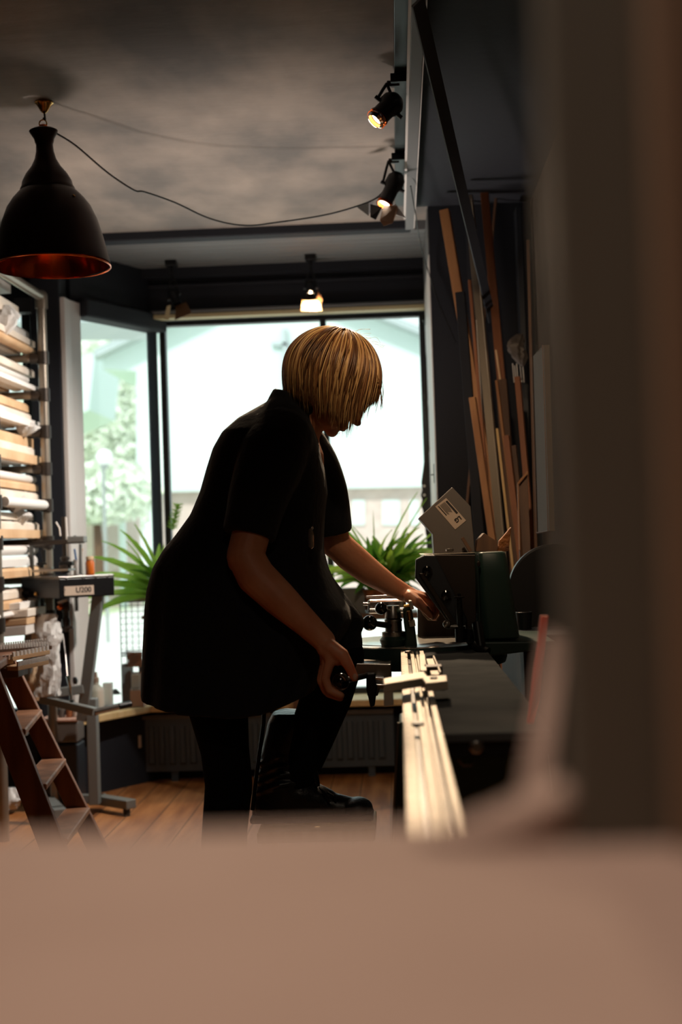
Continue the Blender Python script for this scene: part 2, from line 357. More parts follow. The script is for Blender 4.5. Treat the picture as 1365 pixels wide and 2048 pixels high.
# left-hand white building with eave
c2 = thing('white_house', (P(140, 900, 32).x, 32, -.1), 'pale house wall at the far left behind the globe lamp', 'building')
B().prism([P(60, 870, 32), P(178, 820, 32), P(190, 706, 32), P(60, 740, 32)], (0, 3, 0)).build('wall', 'xwall', c2)
B().prism([P(20, 646, 16), P(262, 642, 16), P(262, 630, 16), P(20, 628, 16)], (0, 1.5, 0)).build('eave', 'xroof', c2)
# trees
def tree(name, label, px, py, Y, rx, rz, n, seed):
    random.seed(seed); c = P(px, py, Y); t = thing(name, (c.x, c.y, -.2), label, 'tree', None)
    B().tube([(c.x, Y, -.2), (c.x + .05, Y, .8), (c.x, Y, c.z)], [.14, .11, .05], 8).build('trunk', 'woodd', t)
    f = B()
    for _ in range(n):
        a = U(0, 2 * pi); u = U(-1, 1); r = R() ** .4
        q = Vector((c.x + rx * r * cos(a) * sqrt(1 - u * u), Y + rx * .7 * r * sin(a) * sqrt(1 - u * u), c.z + rz * r * u))
        d1 = Vector((U(-1, 1), U(-1, 1), U(-1, 1))).normalized(); d2 = d1.orthogonal().normalized(); s_ = U(.07, .15)
        f.add([q - d1 * s_, q + d2 * s_ * .5, q + d1 * s_, q - d2 * s_ * .5], [(0, 1, 2, 3)])
    f.build('foliage', 'xleaf', t)
tree('tree', 'pale green tree seen through the angled side pane', 238, 860, 40, 1.9, 3.5, 8200, 3)
tree('tree', 'taller light tree filling the top of the side pane', 170, 720, 48, 3.1, 3.8, 5600, 5)
tree('bush', 'low bush behind the gate posts across the street', 190, 985, 24, 1.3, .6, 1800, 6)
bpy.data.objects['bush']['category'] = 'bush'
random.seed(7)
lp = P(209, 915, 16); lt = thing('street_lamp', (lp.x, 16, -.1), 'round white globe street lamp on a thin post', 'street lamp')
B().ell(lp, m(17, 16)).build('globe', 'xglobe', lt, smooth=True)
B().cyl((lp.x - .02, 16, -.1), (lp.x - .02, 16, lp.z - .05), .022, 10).build('pole', 'xpole', lt, smooth=True)
B().cyl((lp.x - .02, 16, lp.z - .14), (lp.x, 16, lp.z - .07), .04, 12, .06).build('collar', 'xpole', lt, smooth=True)
for i, (px, lab) in enumerate(((192, 'stone gate post left of the globe lamp'), (240, 'stone gate post right of the globe lamp'))):
    a = P(px - 6, 962 - 20 * i, 25); b = P(px + 6, 1000, 25)
    g = B().box((a.x, 25, -.1), (b.x, 25.2, a.z)).box((a.x - .05, 24.95, a.z), (b.x + .05, 25.25, a.z + .08)); tag(g.build('gate_post', 'xwall'), lab, 'gate post')
a = P(150, 985, 25.4); b = P(275, 990, 25.4)
f = B().box((a.x, 25.4, -.1), (b.x, 25.6, a.z))
tag(f.build('low_wall', 'xbrick'), 'low pale garden wall behind the gate posts', 'wall')

# ------------------------------------------------------------------ pendant lamp
YP = PZ(88, 204, CZ).y
pl = P(106, 533, YP); top = P(88, 207, YP)
pen = thing('pendant_lamp', (pl.x, pl.y, pl.z), 'dark bell-shaped pendant lamp with copper inside hanging from the ceiling', 'lamp')
k = m(1, YP); ax = (P(88, 275, YP) - pl).normalized()
prof = [(116, 0), (115, 8), (112, 22), (105, 55), (96, 90), (84, 118), (72, 135), (60, 148), (55, 152), (55, 156), (52, 160), (50, 170), (42, 185), (30, 200), (22, 215), (18, 230), (17, 245), (19, 250), (20, 256), (27, 268), (29, 272), (24, 275)]
outer = [(r * k, h_ * k * 1.02) for r, h_ in prof]
B().lathe(outer, pl, ax, 56, cap=False).build('shade', 'bronze', pen, smooth=True)
B().lathe([((r - 2) * k, h_ * k * 1.02 + .0005) for r, h_ in prof[:-6]], pl, ax, 56, cap=False).build('inner_lining', 'copper', pen, smooth=True)
B().rings([[pl + (Vector((1, 0, 0)) * cos(a) + Vector((0, 1, 0)) * sin(a)) * (115.5 * k) + Vector((cos(a) * .0025 * cos(b), sin(a) * .0025 * cos(b), .0025 * sin(b))) for b in [2 * pi * j / 8 for j in range(8)]] for a in [2 * pi * i / 56 for i in range(56)]], closed=True).build('rim', 'copper', pen, smooth=True)
e = pl + ax * 275 * k
B().lathe([(.012, 0), (.012, .02), (.006, .024)], e, ax, 16).lathe([(.022, .0), (.02, .004)], e - ax * .002, ax, 20).build('cap', 'copper', pen, smooth=True)
B().tube([e + ax * .026 + Vector((.011 * cos(a), 0, .011 * sin(a))) for a in [i * pi / 8 for i in range(17)]], .0022, 8).build('ring', 'brass', pen, smooth=True)
B().tube([top + Vector((0, 0, -.02)), top + Vector((.002, 0, -.05)), e + Vector((0, 0, .042))], .003, 8).build('hook', 'blackm', pen, smooth=True)
B().lathe([(.026, CZ - top.z), (.027, CZ - top.z - .004), (.022, CZ - top.z - .008), (.017, CZ - top.z - .016), (.010, CZ - top.z - .028), (.003, CZ - top.z - .034)], (top.x, top.y, top.z), (0, 0, 1), 28).build('ceiling_rose', 'brass', pen, smooth=True)
B().ell(pl + ax * .08, (.03, .03, .042)).build('bulb', 'bottle', pen, smooth=True)
B().cyl(P(146, 390, YP - .07), P(150, 393, YP - .07), .003, 8).build('screw', 'brass', pen, smooth=True)
# ------------------------------------------------------------------ track spots
def spot(name, label, body, back, front, Y, r_front, mount, flaps=None, mtb='blackm', lit=True, yoke=True):
    a = P(*back, Y); b = P(*front, Y - .03); d = (b - a).normalized(); L = (b - a).length
    t = thing(name, mount, label, 'spotlight', None)
    B().lathe([(r_front * .2, -.012), (r_front * .75, -.004), (r_front * 1.08, .012), (r_front * 1.1, L * .35), (r_front * .86, L * .5), (r_front * .86, L * .9), (r_front * .95, L * .93), (r_front * .95, L)], a, d, 28, cap=False).build('housing', mtb, t, smooth=True)
    if lit:
        hs_ = [o for o in t.children][0]
        B().lathe([(.001, 0), (r_front * .78, 0), (r_front * .78, .003)], b - d * .008, d, 24).build('bulb', 'bulb', hs_, smooth=True)
        B().lathe([(r_front * .95, -.002), (r_front * .80, -.002), (r_front * .80, .008), (r_front * .95, .008)], b, d, 24, cap=False).build('front_ring', 'copper', hs_, smooth=True)
    s = d.cross(Vector((0, 1, 0))).normalized(); c = a + d * L * .4; mt_ = Vector(mount)
    for sg in (-1, 1):
        B().cyl(c + s * sg * r_front * 1.0, c + s * sg * r_front * 1.5, .006, 10).build('yoke_knob', mtb, t, smooth=True)
    e = mt_ + Vector((-.035, 0, -.02)) if abs(mount[0]) < .2 and Y < 5 else mt_ + Vector((0, 0, -.05))
    B().tube([c + s * r_front * 1.25, (c + s * r_front * 1.3) * .4 + e * .6, e], .0045, 8).tube([c - s * r_front * 1.25, (c - s * r_front * 1.3) * .4 + e * .6, e], .0045, 8).build('yoke', mtb, t, smooth=True)
    B().obox(mt_ + Vector((0, 0, -.012)), (.05, .05, .024)).cyl(mt_ + Vector((0, 0, -.02)), e, .008, 10).build('track_adapter', mtb, t, bevel=.002)
    for fi, fl_ in enumerate(flaps or []):
        poly, mt_f = fl_
        B().prism([P(x, y, Yf) for x, y, Yf in poly], (0, .0015, .0)).build('barn_door', mt_f, t)
    return t, b, d
s1, b1, d1 = spot('track_spotlight', 'upper black track spotlight by the beam, lit, without barn doors', None, (792, 200), (756, 236), 3.55, .031, (.05, 3.55, 2.325))
B().lathe([(.026, -.006), (.027, .006), (.020, .012)], b1 + d1 * .004, d1, 24, cap=False).build('lens_hood', 'chrome', s1, smooth=True)
fl = [([(768, 410, 4.24), (795, 412, 4.22), (796, 420, 4.2), (786, 446, 4.16), (768, 452, 4.16), (760, 440, 4.17)], 'warmflap'),
      ([(792, 408, 4.24), (813, 436, 4.2), (785, 427, 4.2), (780, 415, 4.24)], 'whitepaint'),
      ([(741, 408, 4.24), (765, 414, 4.22), (752, 440, 4.2), (741, 434, 4.2)], 'blackm'),
      ([(738, 402, 4.28), (748, 404, 4.28), (738, 432, 4.32), (714, 414, 4.34)], 'blackm')]
s2, b2, d2 = spot('track_spotlight', 'lower black track spotlight with open barn doors at the end of the beam', None, (796, 352), (770, 406), 4.28, .028, (.05, 4.28, 2.325), fl)
fl = [([(604, 600, 5.72), (640, 600, 5.72), (645, 622, 5.68), (602, 622, 5.68)], 'warmflap'), ([(636, 580, 5.72), (646, 598, 5.7), (644, 606, 5.7), (634, 598, 5.72)], 'warmflap')]
s3, b3, d3 = spot('bay_spotlight', 'black spotlight with glowing cream flap hanging in the window bay above the woman', None, (622, 565), (622, 592), 5.75, .022, (P(622, 535, 5.75).x, 5.75, CZ - .02), fl, lit=False)
fl = [([(352, 612, 5.72), (372, 604, 5.72), (384, 626, 5.66), (350, 640, 5.66)], 'warmflap'), ([(334, 612, 5.72), (342, 610, 5.72), (338, 640, 5.7), (328, 638, 5.7)], 'cream')]
s4, b4, d4 = spot('bay_spotlight', 'black spotlight with barn doors in the left corner of the window bay', None, (343, 582), (356, 610), 5.75, .022, (P(343, 540, 5.75).x, 5.75, CZ - .02), fl, lit=False)
# cable from pendant to the lower spotlight and on down the pier
pts = [(104, 262, YP), (150, 290, YP + .08), (215, 345, 3.88), (268, 380, 3.98), (290, 384, 4.02), (350, 405, 4.1), (420, 437, 4.18), (490, 451, 4.22), (560, 444, 4.25), (640, 432, 4.26), (700, 417, 4.27), (752, 397, 4.27), (775, 372, 4.27)]
cb = B().tube(spl([P(*q) for q in pts], 6), .0028, 7)
tag(cb.build('electric_cable', 'blackm', smooth=True), 'black cable slung from the pendant lamp across to the lower spotlight', 'cable')
pts = [(822, 372, 4.3), (832, 430, 4.5), (842, 490, 4.8), (858, 545, 4.98), (880, 610, 4.99), (912, 684, 5.0)]
cb = B().tube(spl([P(*q) for q in pts], 6), .0022, 7)
tag(cb.build('electric_cable', 'blackm', smooth=True), 'thin black cable dropping from the lower spotlight down the dark pier', 'cable')
# ------------------------------------------------------------------ radiator, sill things
ra = thing('radiator', (-.55, 5.84, 0), 'low dark panel radiator under the shop window', 'radiator')
rb = B(); x0 = P(288, 1500, 5.82).x; x1 = P(790, 1500, 5.82).x
rb.box((x0, 5.82, .045), (x1, 5.86, .285))
x = x0 + .02
while x < x1 - .04:
    rb.prism([Vector((x, 5.82, .075)), Vector((x + .006, 5.808, .085)), Vector((x + .026, 5.808, .085)), Vector((x + .032, 5.82, .075))], (0, 0, .17)); x += .047
rb.build('panel', 'rad', ra, bevel=.003)
g = B(); x = x0
g.box((x0, 5.80, .283), (x1, 5.805, .30)).box((x0, 5.875, .283), (x1, 5.88, .30))
while x < x1:
    g.box((x, 5.80, .288), (x + .004, 5.88, .298)); x += .0095
g.build('top_grille', 'greym', ra)
for xx in (x0 + .12, x1 - .12): B().box((xx, 5.83, 0), (xx + .03, 5.86, .05)).build('foot', 'rad', ra)
p_ = P(275, 1530, 5.78)
B().cyl((p_.x, 5.8, .16), (p_.x, 5.8, .215), .017, 16).build('valve_knob', 'bottle', ra, smooth=True)
B().cyl((p_.x, 5.8, 0), (p_.x, 5.8, .16), .009, 10).tube([(p_.x, 5.8, .13), (x0 + .01, 5.83, .13)], .009, 8).build('valve_pipe', 'darkmetal', ra, smooth=True)
cb = B().tube(spl([P(272, 1530, 5.77), P(250, 1540, 5.76), P(228, 1552, 5.75), P(216, 1560, 5.74)], 5), .003, 6)
tag(cb.build('cord', 'stand', smooth=True), 'thin grey cord beside the radiator valve', 'cord')
mesh_ = B(); x = -1.05
# ------------------------------------------------------------------ pipe rack with mouldings (left)
rk = thing('pipe_rack', (-1.43, 5.2, 0), 'galvanised pipe rack full of pale mouldings beside the left window', 'rack')
PXR, PYR, PYF = P(88, 800, 5.22).x, 5.22, 4.70
B().cyl((PXR, PYR, 0), (PXR, PYR, 2.09), .019, 20).build('post', 'pipe', rk, smooth=True)
B().cyl((PXR - .05, PYF, 0), (PXR - .05, PYF, 2.09), .019, 20).build('post', 'pipe', rk, smooth=True)
B().cyl((PXR, PYR, 2.09), (PXR - .02, PYF - .3, 2.09), .019, 20).build('top_rail', 'pipe', rk, smooth=True)
B().ell((PXR, PYR, 2.09), .026).cyl((PXR, PYR, 2.04), (PXR, PYR, 2.09), .026, 18).build('elbow', 'pipe', rk, smooth=True)
tiers = [(716, 1.83), (790, 1.68), (864, 1.53), (938, 1.38), (1011, 1.235)]
tz = []
for ty, _ in tiers: tz.append(P(88, ty, PYR).z)
tz += [tz[-1] - .15, tz[-1] - .30, tz[-1] - .45, tz[-1] - .6]
for i, z in enumerate(tz):
    for yy, xo in ((PYR, 0), (PYF, -.05)):
        B().cyl((PXR + xo, yy, z), (PXR + xo - .75, yy, z), .0165, 16).build('arm', 'pipe', rk, smooth=True)
        B().cyl((PXR + xo, yy, z - .026), (PXR + xo, yy, z + .026), .025, 16).cyl((PXR + xo - .05, yy, z), (PXR + xo, yy, z), .022, 14).build('clamp', 'darkmetal', rk, smooth=True)
for xo in (0, -.02):
    B().cyl((PXR - .77 , PYR if xo == 0 else PYF, 0), (PXR - .77, PYR if xo == 0 else PYF, 2.09), .019, 16).build('post', 'pipe', rk, smooth=True)
ordinal = ['top', 'second', 'third', 'fourth', 'fifth', 'sixth', 'seventh', 'eighth', 'ninth']
rr_ = random.Random(11)
def moulding(x, z, w, h, y1, y0, mt, lab, grp, tilt=0, dx=0, prof=0, skew=0):
    b = B()
    if prof == 0: s = [(0, 0), (w, 0), (w, h * .7), (w * .8, h), (w * .3, h), (0, h * .5)]
    elif prof == 1: s = [(0, 0), (w, 0), (w, h), (w * .6, h), (w * .5, h * .7), (0, h * .6)]
    else: s = [(w * .5 + w * .5 * cos(a * pi / 6), h * .5 + h * .5 * sin(a * pi / 6)) for a in range(12)]
    poly = [Vector((x + u, y1 + skew * u, z + v)) for u, v in s]
    b.prism(poly, (dx, y0 - y1, tilt))
    return tag(b.build('picture_moulding' if prof < 2 else 'moulding_roll', mt, smooth=(prof == 2), org=(x, y1, z)), lab, 'moulding', grp)
kinds = {'mould': 'pale cream', 'mouldw': 'white', 'mouldb': 'raw wood'}
for i, z in enumerate(tz[:8]):
    base = z + .018
    for row in range(4):
        x = PXR - .028 - rr_.uniform(0, .02) - row * .012
        tier_full = .125
        hrow = rr_.uniform(.028, .042)
        if base + hrow > z + tier_full + .02: break
        while x > PXR - .60:
            w = rr_.uniform(.03, .06); mt = rr_.choice(['mould', 'mould', 'mouldw', 'mouldb', 'mould', 'mouldw'])
            moulding(x - w, base, w, hrow * rr_.uniform(.8, 1.0), 5.33 - rr_.uniform(0, .10) - (PXR - x) * .2, 4.0 + rr_.uniform(-.2, .2), mt,
                     '%s moulding length in the bundle on the %s tier of the pipe rack' % (kinds[mt], ordinal[i]), 'mouldings on the %s tier of the pipe rack' % ordinal[i], prof=rr_.choice([0, 0, 1, 2]), skew=rr_.uniform(-.5, .5))
            x -= w + rr_.uniform(.001, .008)
        base += hrow + .001
# a bundle lying above the top tier, ends poking out
for j, (px, py, w, h, mt) in enumerate([(2, 588, .05, .035, 'mouldw'), (8, 640, .07, .05, 'mould')]):
    q = P(px, py, 5.1); moulding(q.x - .01, q.z, w, h, 5.1, 4.0, mt, ['white moulding length, topmost on the pipe rack', 'wide cream moulding just under the topmost white one'][j], None, prof=1)
hb = B(); q = P(38, 612, 5.3)
hb.box((P(28, 600, 5.3).x, 5.3, P(30, 625, 5.3).z), (P(62, 600, 5.3).x, 5.36, P(30, 596, 5.3).z))
tag(hb.build('dark_box', 'darkpaint', bevel=.003), 'small dark box fixed high on the wall behind the rack top', 'box')
# plastic wrap dangling from tiers
def blob(name, pts, r, mt, lab, cat, n=24, amp=.3, seed=1, parent=None):
    rg = random.Random(seed); b = B(); ringsl = []
    c = spl(pts, 5)
    for i, p in enumerate(c):
        t = i / (len(c) - 1); rad = interp(r, t)
        ringsl.append([p + Vector((cos(2 * pi * k / n) * rad[0] if isinstance(rad, tuple) else cos(2 * pi * k / n) * rad, sin(2 * pi * k / n) * rad * .7, 0)) * (1 + amp * (sin(k * 1.9 + i * .8 + seed) * .5 + rg.uniform(-.4, .4))) for k in range(n)])
    b.rings(ringsl)
    ob = b.build(name, mt, parent, smooth=True)
    return tag(ob, lab, cat) if parent is None else ob
for j, (px, py, Y, h) in enumerate([(52, 858, 5.15, 30), (30, 1005, 5.0, 40), (40, 1035, 5.05, 30), (12, 640, 4.9, 60)]):
    blob('plastic_wrap', [P(px, py - h / 2, Y), P(px + 3, py, Y), P(px - 3, py + h / 2, Y)], [(0, .012), (.4, .045), (.7, .03), (1, .008)], 'plastic',
         ['crumpled clear wrap over the third tier moulding ends', 'crumpled clear wrap hanging under the long white pipe', 'rumpled clear wrap on the sixth tier of the rack', 'grey wrap at the top left of the rack'][j], 'plastic wrap', seed=j + 2)
tag(B().cyl(P(8, 1003, 4.75), P(88, 1010, 5.2), .0195, 20).build('white_pipe', 'mouldw', smooth=True), 'white painted pipe clamped across the rack at the fifth tier', 'pipe')
# bags and boards below the rack, behind the underpinner
for j, (y0, h, x1, mt, lab) in enumerate([(1205, 14, 40, 'mouldw', 'white board, topmost of the low pile behind the ladder'), (1218, 16, 56, 'mould', 'cream board, second in the low pile behind the ladder'), (1236, 14, 54, 'mouldb', 'raw wood board, third in the low pile behind the ladder'), (1250, 20, 52, 'mouldw', 'thick white board, lowest of the low pile behind the ladder')]):
    Y = 4.85; a = P(x1, y0, Y); b = P(-90, y0 + 14, Y)
    tag(B().prism([a, P(x1, y0 + h, Y), P(-90, y0 + h + 12, Y), b], (0, .25, 0)).build('board', mt, bevel=.003), lab, 'board')
blob('plastic_bag', [P(95, 1228, 5.0), P(92, 1262, 5.0), P(96, 1300, 5.0), P(98, 1350, 5.0), P(94, 1392, 5.0)], [(0, .035), (.3, .055), (.6, .04), (1, .05)], 'plastic', 'clear plastic bag hanging behind the underpinner leg', 'bag', seed=9)
blob('plastic_bag', [P(75, 1330, 5.1), P(78, 1360, 5.1), P(76, 1400, 5.1)], [(0, .03), (.5, .05), (1, .045)], 'card', 'tan bag slumped behind the ladder top', 'bag', seed=12)
# ------------------------------------------------------------------ underpinner machine
up = thing('underpinner', (P(135, 1500, 5.0).x, 5.05, 0), 'grey stand machine with dark U200 head and springs below, by the left window', 'machine')
Lf, Cc, Rt = P(42, 1157, 5.12), P(118, 1158, 4.93), P(228, 1150, 5.08)
z1 = Cc.z; z0 = P(118, 1197, 4.93).z
def at(v, z): return Vector((v.x, v.y, z))
bk1 = at(Rt, 0) + Vector((-.05, .2, 0)); bk2 = at(Lf, 0) + Vector((.05, .18, 0))
B().prism([at(Cc, z0), at(Rt, z0), at(bk1, z0), at(bk2, z0), at(Cc, z0) + (bk2 - at(Rt, 0)) * 0 + Vector((-.004, .01, 0))], (0, 0, z1 - z0)).build('head', 'blackm', up, bevel=.003)
B().prism([at(Lf, z0), at(Cc, z0), at(Cc, z0) + Vector((.0, .012, 0)), at(bk2, z0)], (0, 0, z1 - z0 + .001)).build('side_panel', 'darkpaint', up, bevel=.002)
B().prism([at(Lf, z1), at(Cc, z1), at(Rt, z1), at(bk1, z1), at(bk2, z1)], (0, 0, .008)).build('top_plate', 'steel', up, bevel=.001)
fd = (at(Rt, 0) - at(Cc, 0)).normalized(); fn = Vector((fd.y, -fd.x, 0))
lc = at(Cc, 0) + fd * .082 ; lc.z = P(160, 1180, 5.0).z
b = B(); b.prism([lc - fd * .062 + fn * .001 + Vector((0, 0, -.019)), lc + fd * .062 + fn * .001 + Vector((0, 0, -.019)), lc + fd * .062 + fn * .001 + Vector((0, 0, .017)), lc - fd * .062 + fn * .001 + Vector((0, 0, .017))], fn * .002)
b.build('name_plate', 'label', up)
text('U200', .030, lc + fn * .0035 + fd * .018, fd + Vector((0, 0, .0)), (0.15 * fd.x, 0.15 * fd.y, 1), 'ink', up, bold=.0006)
for k_, (dx, dz) in enumerate(((.03, .02), (.10, .02), (.155, .022), (.205, .022), (.02, -.02))):
    B().cyl(at(Cc, z0 + .052 + dz) + fd * dx, at(Cc, z0 + .052 + dz) + fd * dx + fn * .004, .004, 10).build('screw', 'steel', up)
B().cyl(P(42, 1187, 5.1), P(62, 1187, 5.05), .009, 12).ell(P(40, 1187, 5.1), .012).build('knob', 'blackm', up, smooth=True)
B().ell(P(72, 1188, 5.03), .008).build('bolt', 'brass', up, smooth=True)
def leg(p, q, w=.042, t=.042, name='leg'):
    return B().beam(p, q, w, t).build(name, 'stand', up, bevel=.003)
leg(P(69, 1196, 5.08), P(44, 1470, 5.10)); leg(P(197, 1188, 5.08), P(165, 1440, 5.15))
leg(P(62, 1392, 5.1), P(168, 1378, 5.12), .035, .035, 'cross_bar')
leg(P(84, 1398, 5.0), P(192, 1424, 4.92), .03, .04, 'lower_arm')
B().cyl(P(190, 1424, 4.92), P(238, 1413, 4.95), .012, 14).build('roller_handle', 'steel', up, smooth=True)
B().cyl(P(238, 1413, 4.95), P(262, 1408, 4.98), .013, 14).build('hand_grip', 'blackm', up, smooth=True)
q = P(182, 1440, 5.12); B().beam((q.x, 5.15, .04), (q.x, 5.15, .46), .04, .05).build('column', 'stand', up, bevel=.003)
ff = Vector((P(262, 1570, 5.10).x, 5.10, 0.045)); fb_ = Vector((q.x - .02, 5.24, .045))
B().beam(fb_, ff, .05, .035, side=(0, 0, 1)).build('foot', 'stand', up, bevel=.003)
B().cyl((ff.x - .02, ff.y, 0), (ff.x - .02, ff.y, .03), .014, 14).build('foot_pad', 'blackm', up)
ff2 = Vector((P(120, 1590, 4.95).x, 4.95, .045)); B().beam(Vector((q.x - .22, 5.24, .045)), ff2, .05, .035, side=(0, 0, 1)).build('foot', 'stand', up, bevel=.003)
B().beam(Vector((q.x - .24, 5.24, .045)), Vector((q.x + .02, 5.24, .045)), .035, .035).build('base_bar', 'stand', up, bevel=.003)
# upper works
B().beam(P(62, 1087, 5.12), P(166, 1082, 5.05), .018, .03).build('upper_bridge', 'darkmetal', up, bevel=.002)
B().beam(P(63, 1090, 5.12), P(64, 1152, 5.12), .014, .014).build('bridge_post', 'stand', up)
B().beam(P(161, 1088, 5.08), P(161, 1148, 5.08), .010, .012).build('bridge_post', 'stand', up)
B().beam(P(127, 1034, 5.08), P(130, 1115, 5.08), .015, .015).build('press_column', 'darkmetal', up, bevel=.002)
B().cyl(P(132, 1034, 5.06), P(136, 1118, 5.06), .0035, 10).build('press_rod', 'mouldw', up, smooth=True)
B().tube([P(112, 1044, 5.06), P(119, 1056, 5.06), P(121, 1072, 5.06)], .003, 8).build('spring_arm', 'mouldw', up, smooth=True)
B().box(*[(min(a, b), c, d) if i == 0 else (max(a, b), c, d) for i, (a, b, c, d) in enumerate([(P(104, 1, 5).x, P(137, 1, 5).x, 5.0, P(1, 1090, 5).z), (P(104, 1, 5).x, P(137, 1, 5).x, 5.06, P(104, 1074, 5).z)])]).build('slide_block', 'stand', up, bevel=.003)
B().lathe([(.017, 0), (.018, .012), (.024, .014), (.024, .03), (.017, .034), (.014, .05), (.018, .052), (.018, .062), (.008, .066)], P(131, 1146, 5.02), (0, 0, 1), 20).build('press_head', 'darkmetal', up, smooth=True)
B().box(P(118, 1132, 5.0), P(149, 1122, 5.04)).build('press_jaw', 'blackm', up, bevel=.003)
B().ell(P(150, 1076, 5.04), (.010, .010, .010)).cyl(P(141, 1077, 5.04), P(150, 1076, 5.04), .005, 10).build('knob', 'blackm', up, smooth=True)
B().prism([P(80, 1099, 5.05), P(91, 1099, 5.05), P(91, 1125, 5.05), P(86, 1125, 5.05)], (0, .01, 0)).box(P(72, 1130, 5.05), P(94, 1125, 5.06)).box(P(79, 1138, 5.05), P(88, 1130, 5.06)).build('clamp_lever', 'blackm', up, bevel=.002)
B().beam(P(72, 1142, 5.04), P(144, 1139, 5.0), .008, .06).beam(P(80, 1138, 5.06), P(105, 1136, 5.06), .006, .04).build('guide_fence', 'steel', up, bevel=.001)
# under works: springs and cylinder
def spring(p, q, r, turns, name='spring', wire=.002):
    p = Vector(p); q = Vector(q); d = q - p; a = d.orthogonal().normalized(); c = d.normalized().cross(a); n = int(turns * 12)
    return B().tube([p + d * (i / n) + (a * cos(i * pi / 6) + c * sin(i * pi / 6)) * r for i in range(n + 1)], wire, 6).build(name, 'darkmetal', up, smooth=True)
spring(P(132, 1196, 5.06), P(133, 1222, 5.06), .014, 7); spring(P(152, 1194, 5.08), P(153, 1222, 5.08), .008, 8); spring(P(84, 1200, 5.08), P(84, 1226, 5.08), .006, 8)
B().cyl(P(84, 1196, 5.08), P(84, 1228, 5.08), .005, 10).build('rod', 'blackm', up)
B().lathe([(.006, 0), (.012, .006), (.016, .02), (.017, .05), (.012, .056), (.012, .08), (.016, .085), (.016, .1), (.008, .11)], P(133, 1264, 5.06), (0, 0, 1), 18).cyl(P(121, 1256, 5.05), P(146, 1254, 5.05), .006, 10).build('air_cylinder', 'darkmetal', up, smooth=True)
B().ell(P(120, 1214, 5.04), .013).build('valve', 'copper', up, smooth=True)
B().cyl(P(116, 1205, 5.04), P(135, 1198, 5.04), .009, 12).build('valve_body', 'steel', up, smooth=True)
B().tube([P(126, 1268, 5.05), P(131, 1310, 5.02), P(135, 1352, 4.98)], .0014, 6).build('cable', 'steel', up)
B().tube([P(135, 1352, 4.98), P(141, 1378, 4.97), P(143, 1408, 4.96)], .006, 8).build('pedal_linkage', 'chrome', up, smooth=True)
B().lathe([(.006, 0), (.014, .003), (.014, .014), (.006, .018)], P(146, 1362, 4.96), (1, 0, .1), 8).build('knob', 'blackm', up)
B().beam(P(144, 1400, 4.96), P(144, 1410, 4.96), .012, .02).build('bracket', 'blackm', up)
# things standing on it
jz = z1 + .008
jx = P(178, 1140, 5.12).x
jar = thing('glue_jar', (jx, 5.14, jz), 'small jar of amber glue with a tan lid on the underpinner top', 'jar')
B().lathe([(.016, 0), (.018, .002), (.018, .05), (.014, .056), (.014, .062)], (jx, 5.14, jz), n=24).build('jar_body', 'honey', jar, smooth=True)
B().lathe([(.0155, .060), (.0155, .072), (.014, .074)], (jx, 5.14, jz), n=24).build('lid', 'card', jar, smooth=True)
pc_ = B().tube([P(149, 1099, 5.12), P(154, 1112, 5.12), P(157, 1124, 5.12)], [.004, .006, .002], 8, flat=.6)
cupx = P(155, 1140, 5.14).x
cup = B().lathe([(.018, 0), (.018, .062), (.0165, .062), (.0165, .003)], (cupx, 5.15, jz), n=20)
tag(cup.build('clear_cup', 'plastic', smooth=True), 'clear cup beside the amber jar on the underpinner', 'cup')
tag(B().beam((cupx, 5.15, jz + .004), P(149, 1098, 5.14), .007, .003).build('blue_brush', 'blue', bevel=.001), 'blue handled brush standing in the clear cup', 'brush')
tag(B().cyl((cupx + .010, 5.15, jz + .004), P(164, 1100, 5.15), .0025, 8).ell(P(164, 1099, 5.15), .005).build('wooden_stick', 'card', smooth=True), 'thin wooden stick with rounded tip in the clear cup', 'stick')
# ------------------------------------------------------------------ things on the sill
def cart(name, x0, x1, y0, y1, Y, d, mt, lab, cat='box', zbase=None, rot=0):
    a = P(x0, y1, Y); b = P(x1, y0, Y); zb = a.z if zbase is None else zbase
    o = B().box((a.x, Y, zb), (b.x, Y + d, b.z)); return tag(o.build(name, mt, bevel=.0015), lab, cat)
wr = thing('wire_basket', (P(290, 1300, 5.80).x, 5.86, SZ), 'tall dark wire basket on the window sill behind the woman', 'basket')
xa, xb = P(242, 1300, 5.80).x, P(345, 1300, 5.80).x; za = P(250, 1312, 5.8).z; zt = P(250, 1204, 5.8).z
b = B()
for xx in (xa, xb):
    for yy in (5.80, 5.92): b.cyl((xx, yy, SZ + .0), (xx + .002, yy, zt), .0028, 6)
for zz in (za, za + .012, zt):
    b.tube([(xa, 5.80, zz), (xb, 5.80, zz), (xb, 5.92, zz), (xa, 5.92, zz), (xa, 5.80, zz)], .0024, 6)
b.build('frame', 'blackm', wr)
b = B(); x = xa + .028
while x < xb: b.cyl((x, 5.80, za), (x, 5.80, zt), .0009, 5).cyl((x, 5.92, za), (x, 5.92, zt), .0009, 5); x += .028
z = za
while z < zt:
    b.cyl((xa, 5.80, z), (xb, 5.80, z), .0009, 5).cyl((xa, 5.80, z), (xa, 5.92, z), .0009, 5).cyl((xa, 5.92, z), (xb, 5.92, z), .0009, 5); z += .028
b.build('mesh', 'darkmetal', wr)
cart('cardboard_box', 242, 352, 1178, 1202, 5.80, .12, 'card', 'long cardboard box lying on top of the wire basket', zbase=zt + .003)
cart('cardboard_box', 274, 300, 1157, 1178, 5.82, .06, 'card', 'small square carton, uppermost above the wire basket', zbase=P(274, 1178, 5.80).z + .001)
bx = B().box((P(269, 1, 5.79).x, 5.797, P(1, 1202, 5.8).z + .0), (P(271, 1, 5.79).x, 5.799, P(270, 1179, 5.8).z)); 
